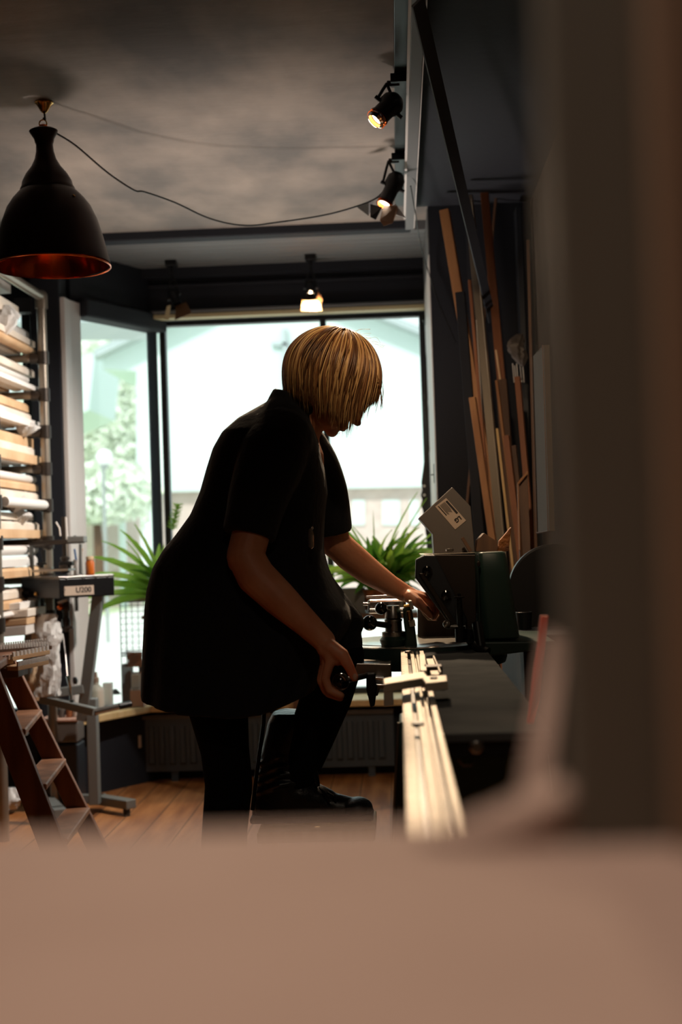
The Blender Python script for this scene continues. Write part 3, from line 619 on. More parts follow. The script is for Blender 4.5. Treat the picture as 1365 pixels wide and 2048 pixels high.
cart('carton', 246, 262, 1328, 1400, 5.79, .05, 'woodd', 'tall brown carton on the sill below the wire basket', zbase=SZ)
cart('carton', 262, 279, 1376, 1402, 5.77, .04, 'paper', 'lower white carton with dark print on the sill', zbase=SZ)
c_ = cart('carton', 263, 279, 1348, 1375, 5.775, .035, 'paper', 'upper small white carton stacked on the printed one', zbase=P(263, 1376, 5.77).z + .001)
cart('carton', 279, 292, 1330, 1398, 5.82, .05, 'greym', 'grey carton partly hidden by the dress hem', zbase=SZ)
pt = thing('paper_tag', P(270, 1320, 5.785), 'crumpled handwritten paper tag hanging from the wire basket', 'tag')
tg = B(); n = 7; g = [[P(254 + 30 * i / n + 3 * j / n, 1304 + 30 * j / n, 5.785) + Vector((0, .006 * sin(i * 1.7 + j * 2.1), 0)) for i in range(n + 1)] for j in range(n + 1)]
for j in range(n):
    for i in range(n):
        tg.add([g[j][i], g[j][i + 1], g[j + 1][i + 1], g[j + 1][i]], [(0, 1, 2, 3)])
tgo = tg.build('paper_sheet', 'cardp', pt); md = tgo.modifiers.new('s', 'SOLIDIFY'); md.thickness = .001
ol = B()
for j in range(6): ol.beam(P(259 + j % 3, 1309 + j * 3.6, 5.779), P(274 + (j * 5) % 6, 1308 + j * 3.6, 5.779), .0012, .0006)
ol.build('handwriting', 'ink', pt)
oc = thing('open_carton', (P(233, 1400, 5.72).x, 5.76, SZ), 'small open pinkish carton holding dark bits on the sill', 'box')
a = P(219, 1, 5.72).x; c = P(246, 1, 5.72).x; zz = P(230, 1382, 5.72).z
B().box((a, 5.72, SZ), (c, 5.722, zz)).box((a, 5.80, SZ), (c, 5.802, P(230, 1345, 5.8).z)).box((a, 5.72, SZ), (a + .002, 5.80, zz)).box((c - .002, 5.72, SZ), (c, 5.80, zz)).box((a, 5.72, SZ), (c, 5.80, SZ + .002)).build('carton_body', 'cardp', oc)
tag(B().cyl(P(231, 1388, 5.75), P(231, 1378, 5.75), .028, 7, .006).build('dark_clip', 'ink'), 'dark clip lying in the open pinkish carton', 'clip')
jg = thing('spray_bottle', (P(193, 1400, 5.62).x, 5.62, SZ), 'milky white plastic bottle standing on the sill left of the cartons', 'bottle')
B().lathe([(.03, 0), (.034, .004), (.034, .085), (.03, .10), (.014, .115), (.012, .13)], (P(193, 1400, 5.62).x, 5.62, SZ), n=24).build('bottle_body', 'bottle', jg, smooth=True)
B().lathe([(.014, .125), (.014, .145), (.008, .148), (.006, .17)], (P(193, 1400, 5.62).x, 5.62, SZ), n=16).build('nozzle', 'cardp', jg, smooth=True)
cart('white_block', 206, 222, 1366, 1402, 5.66, .04, 'mouldw', 'white block between the bottle and the open carton', zbase=SZ)
# plastic storage bins below
bn = thing('storage_bin', (P(130, 1500, 5.3).x, 5.3, 0), 'translucent plastic storage bin stack under the underpinner arm', 'bin')
a = P(95, 1600, 5.3); b_ = P(164, 1437, 5.3)
B().box((a.x, 5.22, .0), (b_.x, 5.34, .27)).build('lower_bin', 'darkpaint', bn, bevel=.008)
B().box((a.x + .005, 5.22, .275), (b_.x - .0, 5.34, .36)).build('upper_bin', 'greym', bn, bevel=.008)
B().box((a.x - .005, 5.215, .36), (b_.x + .005, 5.345, .372)).build('lid', 'cardp', bn, bevel=.004)
for j, (px, mt, lab) in enumerate(((122, 'greym', 'grey tin standing on the storage bin lid'), (138, 'woodr', 'red brown tin standing on the storage bin lid'), (152, 'paper', 'white tub standing on the storage bin lid'))):
    x = P(px, 1430, 5.26).x; tag(B().lathe([(.013, 0), (.014, .002), (.014, .034), (.012, .036)], (x, 5.27, .373), n=18).build('tin', mt, smooth=True), lab, 'tin')
# ------------------------------------------------------------------ step ladder
ld = thing('step_ladder', (P(130, 1700, 3.7).x, 3.7, 0), 'old brown wooden step ladder in the left foreground', 'ladder')
def tofloor(p, q, z=0):
    d = q - p; return p + d * ((z - p.z) / d.z)
stA = (P(-8, 1395, 3.5), P(91, 1655, 3.5)); stB = (P(22, 1345, 3.95), P(166, 1638, 3.95))
for (p, q) in (stA, stB):
    e = tofloor(p, q); d_ = (p - q).normalized(); p2 = p + d_ * ((.74 - p.z) / d_.z)
    b = B().beam(p2, e, .068 if q is stA[1] else .058, .022); b.build('stile', 'ladder', ld, bevel=.003)
def onl(st, z): return tofloor(st[0], st[1], z)
zs_ = [P(55, 1452, 3.7).z, P(110, 1556, 3.7).z]; zs_ = zs_ + [zs_[1] - (zs_[0] - zs_[1]) * k_ for k_ in (1, 2) if zs_[1] - (zs_[0] - zs_[1]) * k_ > .05]
for z in zs_:
    a = onl(stA, z); b_ = onl(stB, z)
    s = B().prism([a + Vector((-.045, 0.012, 0)), a + Vector((.038, .012, 0)), b_ + Vector((.036, -.012, 0)), b_ + Vector((-.04, -.012, 0))], (0, 0, .018)); s.build('step', 'worn', ld, bevel=.004)
tp = onl(stA, .735); tq = onl(stB, .735)
B().prism([tp + Vector((-.24, -.03, 0)), tp + Vector((.05, -.03, 0)), tq + Vector((.05, .03, 0)), tq + Vector((-.24, .03, 0))], (0, 0, .022)).build('top_platform', 'ladder', ld, bevel=.004)
for (p, q) in (stA, stB):   # back legs
    t_ = onl((p, q), .73) + Vector((-.16, 0, 0)); B().beam(t_, Vector((t_.x - .25, t_.y, 0)), .04, .02).build('back_leg', 'ladder', ld, bevel=.003)
# toothed moulding pieces lying on the ladder
def toothed(pa, pb, w, th, mt, lab, nt, toothw=.5, name='notched_moulding', tm='mouldw'):
    t = thing(name, pa, lab, 'moulding', None); pa = Vector(pa); pb = Vector(pb); d = (pb - pa).normalized(); s = Vector((-d.y, d.x, 0)).normalized()
    B().prism([pa, pb, pb + s * w, pa + s * w], (0, 0, -th)).build('strip', mt, t, bevel=.001)
    tt = B(); L = (pb - pa).length
    for i in range(nt):
        c = pa + d * (L * (i + .25) / nt); tt.prism([c, c + d * (L / nt * toothw), c + d * (L / nt * toothw) + Vector((0, 0, th * 1.1)), c + Vector((0, 0, th * 1.1))], s * .006)
    tt.build('teeth', tm, t); return t
ztop = .757
toothed(P(-40, 1302, 3.75), P(104, 1291, 3.95), .06, .012, 'woodd', 'long dark notched moulding, topmost on the ladder', 26)
toothed(P(-40, 1296, 3.98), P(98, 1282, 4.1), .03, .008, 'woodd', 'dark notched moulding behind the topmost one on the ladder', 30)
toothed(P(25, 1314, 3.7), P(100, 1300, 3.85), .05, .012, 'mouldb', 'tan notched moulding in the middle of the ladder pile', 10)
toothed(P(-35, 1328, 3.6), P(27, 1318, 3.65), .06, .012, 'mouldb', 'short tan notched moulding at the far left of the ladder pile', 8)
toothed(P(36, 1333, 3.62), P(98, 1320, 3.75), .05, .012, 'mouldb', 'tan moulding with fine comb teeth, lowest on the ladder', 22)
tag(B().prism([P(-30, 1338, 3.6), P(36, 1334, 3.65), P(36, 1334, 3.65) + Vector((0, .1, 0)), P(-30, 1338, 3.6) + Vector((0, .1, 0))], (0, 0, -.03)).build('wood_offcut', 'woodd', bevel=.002), 'dark wooden offcut under the notched mouldings on the ladder', 'offcut')
# clutter on the floor behind ladder
blob('crumpled_paper', [P(8, 1618, 5.2), P(15, 1600, 5.2), P(20, 1575, 5.2)], [(0, .05), (.5, .06), (1, .02)], 'plastic', 'crumpled pale paper on the floor behind the ladder', 'paper', seed=21)
# ------------------------------------------------------------------ plants
def frond(b, base, az, L, w, lift, curl, twist=0, n=12):
    d = Vector((cos(az), sin(az), 0)); s = Vector((-sin(az), cos(az), 0)); p = Vector(base); ang = lift; rows = []; s = (s * cos(twist) + Vector((0, 0, 1)) * sin(twist)).normalized()
    for i in range(n + 1):
        t = i / n; ww = w * (sin(pi * min(1, t * .93 + .06)) ** .7) * (1 + .10 * sin(t * 38)) * (1 - .35 * t)
        nrm = Vector((0, 0, 1)) * cos(ang) - d * sin(ang)
        row = [p - s * ww + nrm * ww * .35, p + nrm * -.002, p + s * ww + nrm * ww * .35]
        for q in row: q.x = min(q.x, BX1 - .012); q.y = min(q.y, 5.975 - q.z * 0)
        rows.append(row)
        p = p + (d * cos(ang) + Vector((0, 0, 1)) * sin(ang)) * (L / n); ang -= curl / n
    vs = [q for r in rows for q in r]; fs = []
    for i in range(n):
        for k_ in (0, 1): fs.append((i * 3 + k_, i * 3 + k_ + 1, i * 3 + k_ + 4, i * 3 + k_ + 3))
    b.add(vs, fs)
def fern(name, lab, c, nf, Lr, seed, azc=None, pot=True, wr_=(.012, .022)):
    rg = random.Random(seed); t = thing(name, c, lab, 'plant')
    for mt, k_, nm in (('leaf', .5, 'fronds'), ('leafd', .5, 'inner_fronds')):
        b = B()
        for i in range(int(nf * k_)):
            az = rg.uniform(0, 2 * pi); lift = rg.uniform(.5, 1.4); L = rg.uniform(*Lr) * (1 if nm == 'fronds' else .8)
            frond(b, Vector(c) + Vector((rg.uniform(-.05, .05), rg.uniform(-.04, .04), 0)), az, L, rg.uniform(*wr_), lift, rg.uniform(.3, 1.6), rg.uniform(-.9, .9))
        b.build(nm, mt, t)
    return t
c1 = P(765, 1180, 5.55)
f1 = fern('potted_fern', 'large green fern with upright fronds in the window behind her far arm', c1, 150, (.20, .40), 4, wr_=(.015, .028))
b = B()
for (px, py, az_, lf, L) in ((700, 1010, 2.7, 1.25, .38), (765, 985, .1, 1.3, .46), (735, 1010, 1.6, 1.45, .36), (820, 1030, .0, .95, .36), (850, 1060, .1, .7, .36), (690, 1020, 3.0, 1.1, .36), (770, 1010, .2, 1.25, .44), (800, 1040, .05, 1.1, .38)):
    frond(b, c1 + Vector((U(-.03, .03), U(-.02, .02), 0)), az_, L, .011, lf, .35, U(-1.2, -.6), 14)
b.build('tall_fronds', 'leaf', f1)
B().lathe([(.07, -.09), (.095, 0), (.10, .005), (.088, .0)], c1, n=28).build('pot', 'wicker', f1, smooth=True)
c2_ = P(330, 1190, 5.66)
f2 = fern('potted_fern', 'green leafy fern at the left, spreading beside her back above the wire basket', c2_, 46, (.20, .32), 14, wr_=(.012, .024))
b = B()
for (az_, lf, L, cu) in ((3.1, .42, .42, .75), (3.2, .62, .42, .9), (3.3, .15, .40, .4), (3.0, .9, .36, .8), (2.9, 1.2, .36, .5), (3.1, 1.35, .34, .3), (3.3, .02, .38, .6), (3.0, 1.05, .38, .7), (3.4, .3, .34, .8), (2.8, .12, .42, .9)):
    frond(b, c2_ + Vector((U(-.03, .01), U(-.03, .03), 0)), az_, L, .024, lf, cu, U(-1.0, -.4), 14)
b.build('arching_fronds', 'leaf', f2)
b = B()
for i in range(60):
    t_ = i / 60; q = P(345 + 12 * t_, 1060 - 50 * t_, 5.68); a = i * 2.4
    frond(b, q, a, .03, .006, .6, .5, 0, 3)
b.build('yellow_spike', 'leaf', f2)
B().lathe([(.06, -.085), (.08, 0), (.085, .005), (.07, .0)], c2_, n=28).build('pot', 'galv', f2, smooth=True)
# plant bench carrying both
zb = c1.z - .095; pb = thing('plant_bench', (-.3, 5.6, 0), 'dark wooden plant bench standing in the window bay behind the woman', 'bench')
xa_, xb_ = P(330, 1200, 5.6).x, P(835, 1200, 5.6).x
B().box((xa_, 5.46, zb - .025), (xb_, 5.70, zb)).build('top', 'woodd', pb, bevel=.003)
for xx in (P(432, 1300, 5.6).x, P(588, 1300, 5.6).x):
    for yy in (5.48, 5.68): B().box((xx, yy - .015, 0), (xx + .03, yy + .015, zb - .025)).build('leg', 'woodd', pb)
dz_ = (c2_.z - .085) - zb
if dz_ > .002: tag(B().box((c2_.x - .09, 5.58, zb), (c2_.x + .09, 5.76 - .02, zb + dz_)).build('pot_riser', 'woodd'), 'dark block lifting the left fern pot', 'block')
pn = cart('galvanised_box', 678, 730, 1176, 1232, 5.50, .10, 'galv', 'grey metal planter box just right of the skirt behind the handles', 'planter', zbase=zb)
# ragged black ornament hanging at the right window edge
orn = B(); L_ = []; Rr = []
ys = [(615, 850, 862), (640, 846, 862), (652, 852, 862), (700, 853, 862), (760, 852, 864), (786, 848, 866), (797, 850, 866), (802, 847, 866), (815, 848, 867), (850, 853, 868), (900, 851, 869), (935, 847, 869), (950, 845, 870), (965, 843, 870), (980, 845, 871), (990, 842, 871), (1000, 845, 871), (1010, 842, 871), (1020, 846, 871), (1045, 850, 872), (1070, 852, 872)]
for (y_, xl, xr) in ys: L_.append(P(xl, y_, 5.88)); Rr.append(P(xr - 14, y_, 5.88) if y_ < 1e9 else 0)
vs = []; fs = []; n = len(ys)
for i in range(n): vs += [L_[i], L_[i] + Vector((0, .01, 0)), Rr[i] + Vector((0, .01, 0)), Rr[i]]
for i in range(n): 
    w = max(.004, m(9, 5.88) - 0); vs[i * 4 + 2] = Vector((max(vs[i * 4 + 2].x, L_[i].x + w), 5.89, L_[i].z)); vs[i * 4 + 3] = Vector((vs[i * 4 + 2].x, 5.88, L_[i].z))
for i in range(n - 1):
    for k_ in range(4): fs.append((i * 4 + k_, i * 4 + (k_ + 1) % 4, i * 4 + 4 + (k_ + 1) % 4, i * 4 + 4 + k_))
fs += [(0, 1, 2, 3), (4 * n - 1, 4 * n - 2, 4 * n - 3, 4 * n - 4)]
orn.add(vs, fs); oo = orn.build('carved_ornament', 'blackm'); tag(oo, 'black wavy carved ornament hanging along the right edge of the window', 'ornament')
hl = B()
for y_ in (972, 990): hl.cyl(P(849, y_, 5.872), P(849, y_, 5.879), .0055, 14)
h_ = hl.build('hole_light', 'mouldw', oo); h_.location = ORG[h_.name] - oo.location if False else h_.location  # white discs stand in for daylight through the ornament's holes
# hook on the white reveal
tag(B().cyl(P(868, 928, 5.0), P(869, 966, 5.0), .0015, 6).cyl(P(862, 950, 5.0), P(869, 949, 5.0), .002, 6).build('wall_hook', 'blackm'), 'tiny black latch on the pale window reveal', 'latch')
# ------------------------------------------------------------------ saw machine
TZ = .79
def T(px, py, z=TZ): return PZ(px, py, z)
sw = thing('mitre_saw_machine', (.1, 2.5, 0), 'green enamelled mitre saw machine with iron table under the woman\'s hands', 'machine')
tb = B().box((.052, 1.74, TZ - .012), (.198, 2.985, TZ)); tb.build('table_top', 'table', sw, bevel=.0015)
B().box((.03, 2.99, TZ - .012), (.205, 3.10, TZ)).build('rear_table_top', 'table', sw, bevel=.0015)
B().box((.052, 1.745, TZ - .032), (.196, 2.98, TZ - .012)).build('table_apron', 'blackm', sw)
B().lathe([(.010, 0), (.010, .004), (.006, .006)], P(953, 1493, 1.745), (0, -1, 0), 12).build('bolt', 'steel', sw)
B().prism([Vector((.06, 1.80, TZ - .032)), Vector((.20, 1.80, TZ - .032)), Vector((.24, 1.80, 0)), Vector((-.0, 1.80, 0))], (0, 1.15, 0)).build('cabinet_stand', 'green', sw, bevel=.008)
B().prism([Vector((-.006, 2.3, TZ - .06)), Vector((.05, 2.3, TZ - .06)), Vector((.05, 2.3, 0)), Vector((-.075, 2.3, 0))], (0, .12, 0)).build('support_leg', 'green', sw, bevel=.004)
B().tube([(-.008, 2.29, TZ - .06), (-.045, 2.29, .3)], .0025, 6).build('edge_highlight', 'steel', sw)  # steel line along the leg edge, stands in for its highlight
q = P(935, 1519, 1.78)
B().tube([q + Vector((-.012, 0, 0)), q + Vector((-.006, -.004, -.007)), q + Vector((.006, -.004, -.007)), q + Vector((.012, 0, 0))], .002, 8).build('pull_ring', 'steel', sw)
# round cast turntable
dc = Vector((.045, 3.22, TZ + .008)); ry = .212
B().lathe([(ry, -.052), (ry + .004, -.040), (ry + .004, -.010), (ry, -.004), (ry, -.0), (ry - .02, 0)], dc, n=72).build('turntable_rim', 'green', sw, smooth=True)
B().lathe([(ry - .004, -.01), (ry - .004, .0015), (ry - .010, .003), (.0, .003)], dc, n=72).build('turntable', 'chrome_t', sw, smooth=True) if 'chrome_t' in M else None
mt_ = mat('polished_cast_iron', C(206, 200, 190), .22, .9, noise=(7, C(180, 176, 168))); M['ptable'] = mt_
B().lathe([(ry - .003, -.01), (ry - .003, .0015), (ry - .008, .003), (.001, .003)], dc, n=72).build('turntable', 'ptable', sw, smooth=True)
# grooves on turntable
gr = B()
for a0, a1, rr in ((3.3, 4.4, .17), (3.5, 4.2, .10)):
    gr.tube([dc + Vector((rr * cos(a), rr * sin(a), .0032)) for a in [a0 + (a1 - a0) * i / 16 for i in range(17)]], .0014, 6)
gr.build('scale_groove', 'blackm', sw, smooth=True)
# steel block, lever and pivot below
B().prism([P(700, 1326, 2.93), P(783, 1328, 2.93), P(784, 1378, 2.93), P(760, 1378, 2.93), P(756, 1392, 2.93), P(735, 1392, 2.93), P(733, 1352, 2.93), P(700, 1350, 2.93)], (0, .10, 0)).build('steel_block', 'steel', sw, bevel=.002)
B().cyl(P(742, 1355, 2.90), P(768, 1357, 2.90), .005, 14).build('pin', 'chrome', sw, smooth=True)
B().cyl(P(746, 1369, 2.90), P(768, 1370, 2.90), .0022, 10).build('pin', 'chrome', sw, smooth=True)
B().prism([P(733, 1347, 2.89), P(752, 1346, 2.89), P(751, 1362, 2.89), P(755, 1375, 2.89), P(750, 1412, 2.89), P(741, 1416, 2.89), P(737, 1395, 2.89), P(733, 1380, 2.89)], (0, .02, 0)).build('trip_lever', 'blackm', sw, bevel=.003)
BALL = P(682, 1363, 2.72)
B().ell(BALL, m(17.5, 2.72), n=28, k=18).build('ball_handle', 'ball', sw, smooth=True)
B().cyl(BALL, P(738, 1350, 2.92), .0065, 14).build('handle_rod', 'blackm', sw, smooth=True)
# clamp column with two ball levers
cc = P(788, 1262, 3.08)
B().lathe([(.024, -.018), (.028, -.012), (.028, -.002), (.020, .0), (.0195, .022), (.021, .024), (.0215, .027), (.016, .030), (.0205, .031), (.0165, .058), (.015, .060), (.0, .060)], cc, n=36).build('clamp_column', 'steel', sw, smooth=True)
B().lathe([(.030, -.034), (.034, -.02), (.028, -.012)], cc, n=28).build('column_base', 'green', sw, smooth=True)
B().ell(P(763, 1217, 3.03), m(12.5, 3.03), n=24).build('ball_knob', 'ball', sw, smooth=True)
B().cyl(P(763, 1217, 3.03), cc + Vector((0, 0, .045)), .004, 12).build('lever_rod', 'steel', sw, smooth=True)
B().ell(P(740, 1246, 3.0), m(15.5, 3.0), n=24).build('ball_knob', 'ball', sw, smooth=True)
B().cyl(P(740, 1246, 3.0), cc + Vector((0, 0, .012)), .0065, 12, .008).build('lever_rod', 'darkmetal', sw, smooth=True)
# chrome clamp bar behind
B().box(P(736, 1228, 3.22), P(812, 1196, 3.26)).build('clamp_bar', 'chrome', sw, bevel=.006)
B().cyl(P(727, 1208, 3.21), P(737, 1208, 3.21), .004, 10).build('clamp_pin', 'chrome', sw, smooth=True)
B().cyl(P(733, 1194, 3.2), P(815, 1190, 3.2), .003, 10).cyl(P(740, 1222, 3.19), P(812, 1220, 3.19), .006, 12).build('guide_rod', 'chrome', sw, smooth=True)
# fence bracket
B().prism([P(806, 1218, 3.05), P(822, 1205, 3.05), P(830, 1250, 3.05), P(835, 1290, 3.05), P(832, 1304, 3.05), P(808, 1302, 3.05), P(812, 1275, 3.05), P(808, 1245, 3.05)], (0, .05, 0)).build('fence_bracket', 'green', sw, bevel=.004)
B().prism([P(818, 1202, 3.02), P(824, 1202, 3.02), P(829, 1218, 3.02), P(822, 1220, 3.02)], (0, .05, 0)).prism([P(817, 1242, 3.03), P(830, 1240, 3.03), P(832, 1252, 3.03), P(820, 1254, 3.03)], (0, .03, 0)).build('fence_plate', 'alu', sw, bevel=.001)
B().cyl(P(808, 1213, 3.03), P(820, 1211, 3.03), .0035, 10).cyl(P(818, 1222, 3.025), P(820, 1240, 3.025), .005, 10).build('fence_bolt', 'brass', sw, smooth=True)
B().lathe([(.008, 0), (.008, .004), (.006, .005)], T(817, 1306, TZ + .012), n=6).build('hex_nut', 'steel', sw)
# head housing
HY = 3.06
B().prism([P(868, 1109, HY), P(953, 1109, HY), P(953, 1284, HY), P(936, 1284, HY), P(930, 1248, HY), P(880, 1160, HY)], (0, .16, 0)).build('head_plate', 'darkmetal', sw, bevel=.002)
B().prism([P(832, 1119, HY - .02), P(850, 1110, HY - .02), P(871, 1110, HY - .02), P(936, 1240, HY - .02), P(930, 1252, HY - .02), P(899, 1248, HY - .02), P(831, 1156, HY - .02)], (0, .035, 0)).build('diagonal_arm', 'blackm2', sw, bevel=.003) if 'blackm2' in M else B().prism([P(832, 1119, HY - .02), P(850, 1110, HY - .02), P(871, 1110, HY - .02), P(936, 1240, HY - .02), P(930, 1252, HY - .02), P(899, 1248, HY - .02), P(831, 1156, HY - .02)], (0, .035, 0)).build('diagonal_arm', 'darkpaint', sw, bevel=.003)
B().prism([P(838, 1146, HY - .028), P(847, 1146, HY - .028), P(916, 1248, HY - .028), P(904, 1250, HY - .028)], (0, .01, 0)).build('arm_rib', 'darkmetal', sw, bevel=.002)
for (x, y) in ((855, 1142), (893, 1191)):
    B().lathe([(.012, 0), (.012, .006), (.008, .008), (.008, .013), (.0, .014)], P(x, y, HY - .022), (0, -1, 0), 20).build('arm_bolt', 'ball', sw, smooth=True)
B().box(P(842, 1109, HY), P(956, 1104, HY + .22)).build('head_lid', 'alu', sw, bevel=.002)
B().lathe([(.007, 0), (.010, .002), (.010, .007), (.005, .009)], P(900, 1104, HY + .08), n=8).build('lid_bolt', 'steel', sw)
B().prism([P(836, 1198, 3.34), P(900, 1196, 3.34), P(936, 1235, 3.34), P(940, 1280, 3.34), P(836, 1278, 3.34)], (0, .02, 0)).build('back_plate', 'darkmetal', sw)
# green casing, rounded
cas = B(); rr = []
for t_ in range(9):
    f = t_ / 8; z = P(985, 1280, 3.0).z + (P(985, 1104, 3.0).z - P(985, 1280, 3.0).z) * f
    xl = P(958 - 5 * f, 1200, 3.02).x; xr = P(1041 - 22 * f, 1200, 3.02).x; cx = (xl + xr) / 2; w = (xr - xl) / 2; sh = 1 - (.06 if t_ == 8 else 0)
    rr.append([Vector((cx + w * sh * (abs(cos(a)) ** .35) * (1 if cos(a) > 0 else -1), 3.16 + .15 * sh * (abs(sin(a)) ** .35) * (1 if sin(a) > 0 else -1), z)) for a in [2 * pi * k_ / 40 + .01 for k_ in range(40)]])
cas.rings(rr); cas.build('motor_casing', 'green', sw, smooth=True, bevel=.004)
B().box(P(955, 1110, 3.0), P(962, 1284, 3.012)).build('casing_seam', 'green', sw, bevel=.002)
B().ell(P(958, 1127, 3.0), (.004, .004, .008)).build('casing_latch', 'darkmetal', sw, smooth=True)
B().prism([P(956, 1296, 3.0), P(960, 1284, 3.0), P(1112, 1282, 3.0), P(1114, 1296, 3.0), P(1050, 1304, 3.0), P(985, 1312, 3.0)], (0, .34, 0)).build('base_flange', 'green', sw, bevel=.004)
B().cyl(P(955, 1245, 2.99), P(963, 1300, 2.97), .012, 16).cyl(P(950, 1290, 2.98), P(976, 1305, 2.96), .012, 14).build('hinge_pin', 'blackm', sw, smooth=True)
B().lathe([(.012, 0), (.012, .035), (.007, .036), (.007, .062), (.0075, .063), (.006, .100), (.012, .101), (.012, .104), (.004, .105), (.004, .112)], P(922, 1284, 3.0), n=18).build('height_stop', 'blackm', sw, smooth=True)
B().cyl(P(938, 1284, 3.02), P(940, 1258, 3.02), .014, 16).build('stop_block', 'blackm', sw, smooth=True)
B().ell(P(895, 1248, 3.0), .010).cyl(P(895, 1253, 3.0), P(922, 1254, 3.0), .005, 10).build('clamp_foot', 'steel', sw, smooth=True)
# hood
HD = 3.18
hood = B().prism([P(838, 1036, HD), P(905, 974, HD), P(942, 1013, HD), P(951, 1108, HD), P(869, 1108, HD), P(866, 1068, HD)], (0, .14, 0)); hood.build('dust_hood', 'greym', sw, bevel=.002)
lb = [(871, 1013), (893, 996), (933, 1041), (911, 1059)]
B().prism([P(x, y, HD - .0015) for x, y in lb], (0, .0015, 0)).build('hood_label', 'label', sw)
e1 = (P(933, 1041, HD) - P(893, 996, HD)).normalized(); e2 = (P(893, 996, HD) - P(871, 1013, HD)).normalized()
lnb = B(); o_ = P(893, 996, HD - .0022)
lnb.beam(o_ + e1 * .006 - e2 * .0045, o_ + e1 * .046 - e2 * .0045, .005, .0006)
for j in range(7): lnb.beam(o_ + e1 * .005 - e2 * (.010 + .0022 * j), o_ + e1 * (.030 + .006 * ((j * 7) % 4) / 3) - e2 * (.010 + .0022 * j), .0009, .0006)
lnb.beam(o_ + e1 * .004 - e2 * .0275, o_ + e1 * .034 - e2 * .0275, .0022, .0006)
lnb.build('label_print', 'ink', sw)
text('LG', .014, o_ + e1 * .058 - e2 * .013, e2 * -1, e1 * 1, 'ink', sw, bold=.0005)
# rail
rl = thing('stop_rail', (.025, 2.0, TZ), 'long aluminium stop rail along the left edge of the saw table', 'rail')
Y0, Y1 = .95, 3.02; zt_ = TZ + .004
B().box((0, Y0, TZ - .03), (.0150, Y1, zt_)).build('left_bar', 'alu', rl, bevel=.001)
B().box((0.015, Y0, TZ - .03), (.0525, Y1, TZ - .010)).build('channel_base', 'darkmetal', rl)
B().box((.0215, Y0, TZ - .012), (.0300, Y1, zt_)).build('middle_bar', 'alu', rl, bevel=.001)
B().box((.0300, Y0, TZ - .012), (.0340, Y1, TZ - .004)).build('slot_floor', 'alu', rl)
B().box((.0340, Y0, TZ - .012), (.0395, Y1, zt_)).build('middle_bar', 'alu', rl, bevel=.001)
B().box((.0430, Y0, TZ - .012), (.0525, Y1, zt_)).build('right_bar', 'alu', rl, bevel=.001)
sm = B()
for i in range(40): sm.box((.001, 1.1 + i * .045, zt_), (.006, 1.101 + i * .045, zt_ + .0002))
sm.build('scale_marks', 'ink', rl)
q = T(836, 1449, zt_); B().obox(q, (.017, .022, .006)).build('slot_nut', 'darkmetal', rl, bevel=.001)
# legs for the near rail end
B().box((.018, 1.05, 0), (.045, 1.09, TZ - .03)).build('rail_leg', 'green', rl, bevel=.002)
# stop block
st = thing('sliding_stop', T(820, 1365, TZ + .006), 'white metal sliding stop clamped across the aluminium rail', 'stop')
zs = TZ + .034
B().prism([PZ(767, 1357, zs), PZ(848, 1342, zs), PZ(856, 1352, zs), PZ(894, 1350, zs), PZ(896, 1362, zs), PZ(852, 1366, zs), PZ(845, 1356, zs), PZ(768, 1368, zs)], (0, 0, -.014)).build('stop_plate', 'alu', st, bevel=.0015)
B().prism([P(768, 1366, 2.36), P(786, 1364, 2.36), P(788, 1412, 2.36), P(768, 1414, 2.36)], (0, .03, 0)).build('side_bracket', 'alu', st, bevel=.002)
B().box(P(812, 1384, 2.34), P(836, 1376, 2.36)).build('clamp_nut', 'steel', st, bevel=.002)
B().box(P(858, 1388, 2.33), P(893, 1374, 2.36)).build('lower_jaw', 'alu', st, bevel=.002)
B().box((T(845, 1345).x, 2.36, TZ + .001), (T(893, 1385).x * 1.0, 2.40, TZ + .03)).build('slide_foot', 'darkmetal', st, bevel=.002)
B().beam(PZ(848, 1352, TZ + .02), PZ(845, 1318, TZ + .02), .012, .02, side=(0, 0, 1)).beam(PZ(872, 1352, TZ + .02), PZ(861, 1320, TZ + .02), .016, .006, side=(0, 0, 1)).beam(PZ(882, 1352, TZ + .022), PZ(868, 1318, TZ + .022), .0035, .014, side=(0, 0, 1)).build('stop_arm', 'alu', st, bevel=.001)
B().obox(PZ(868, 1356, TZ + .035), (.012, .012, .004)).build('square_nut', 'darkmetal', st, bevel=.001)
# workpiece strip under fingers
tag(B().tube([P(841, 1216, 3.18), P(848, 1228, 3.18), P(858, 1239, 3.18), P(872, 1240, 3.19), P(877, 1230, 3.2)], .005, 8, flat=.5).build('paper_strip', 'card', smooth=True), 'curved pale strip held under the fingertips at the saw head', 'strip')
# wood chips and odd bits on the head
ch_ = thing('off_cut', P(975, 1100, 3.2), 'dark pointed wood offcut lying on the saw head', 'offcut')
B().prism([P(953, 1103, 3.16), P(956, 1080, 3.16), P(969, 1066, 3.16), P(994, 1082, 3.16), P(996, 1103, 3.16)], (0, .08, 0)).build('offcut_body', 'woodd', ch_, bevel=.001)
tag(B().prism([P(997, 1103, 3.15), P(999, 1082, 3.15), P(1010, 1070, 3.15), P(1023, 1054, 3.15), P(1018, 1103, 3.15)], (0, .03, 0)).build('bark_piece', 'wicker', bevel=.001), 'rough golden brown bark piece upright on the green casing', 'bark')
tag(B().beam(P(925, 1075, 3.15), P(942, 1103, 3.15), .008, .008).build('paint_brush', 'woodd', bevel=.001), 'thin worn brown stick leaning on the grey dust hood', 'stick')
gd = thing('blade_guard', (P(1095, 1180, 3.5).x, 3.5, 0), 'large round black disc behind the green casing', 'disc')
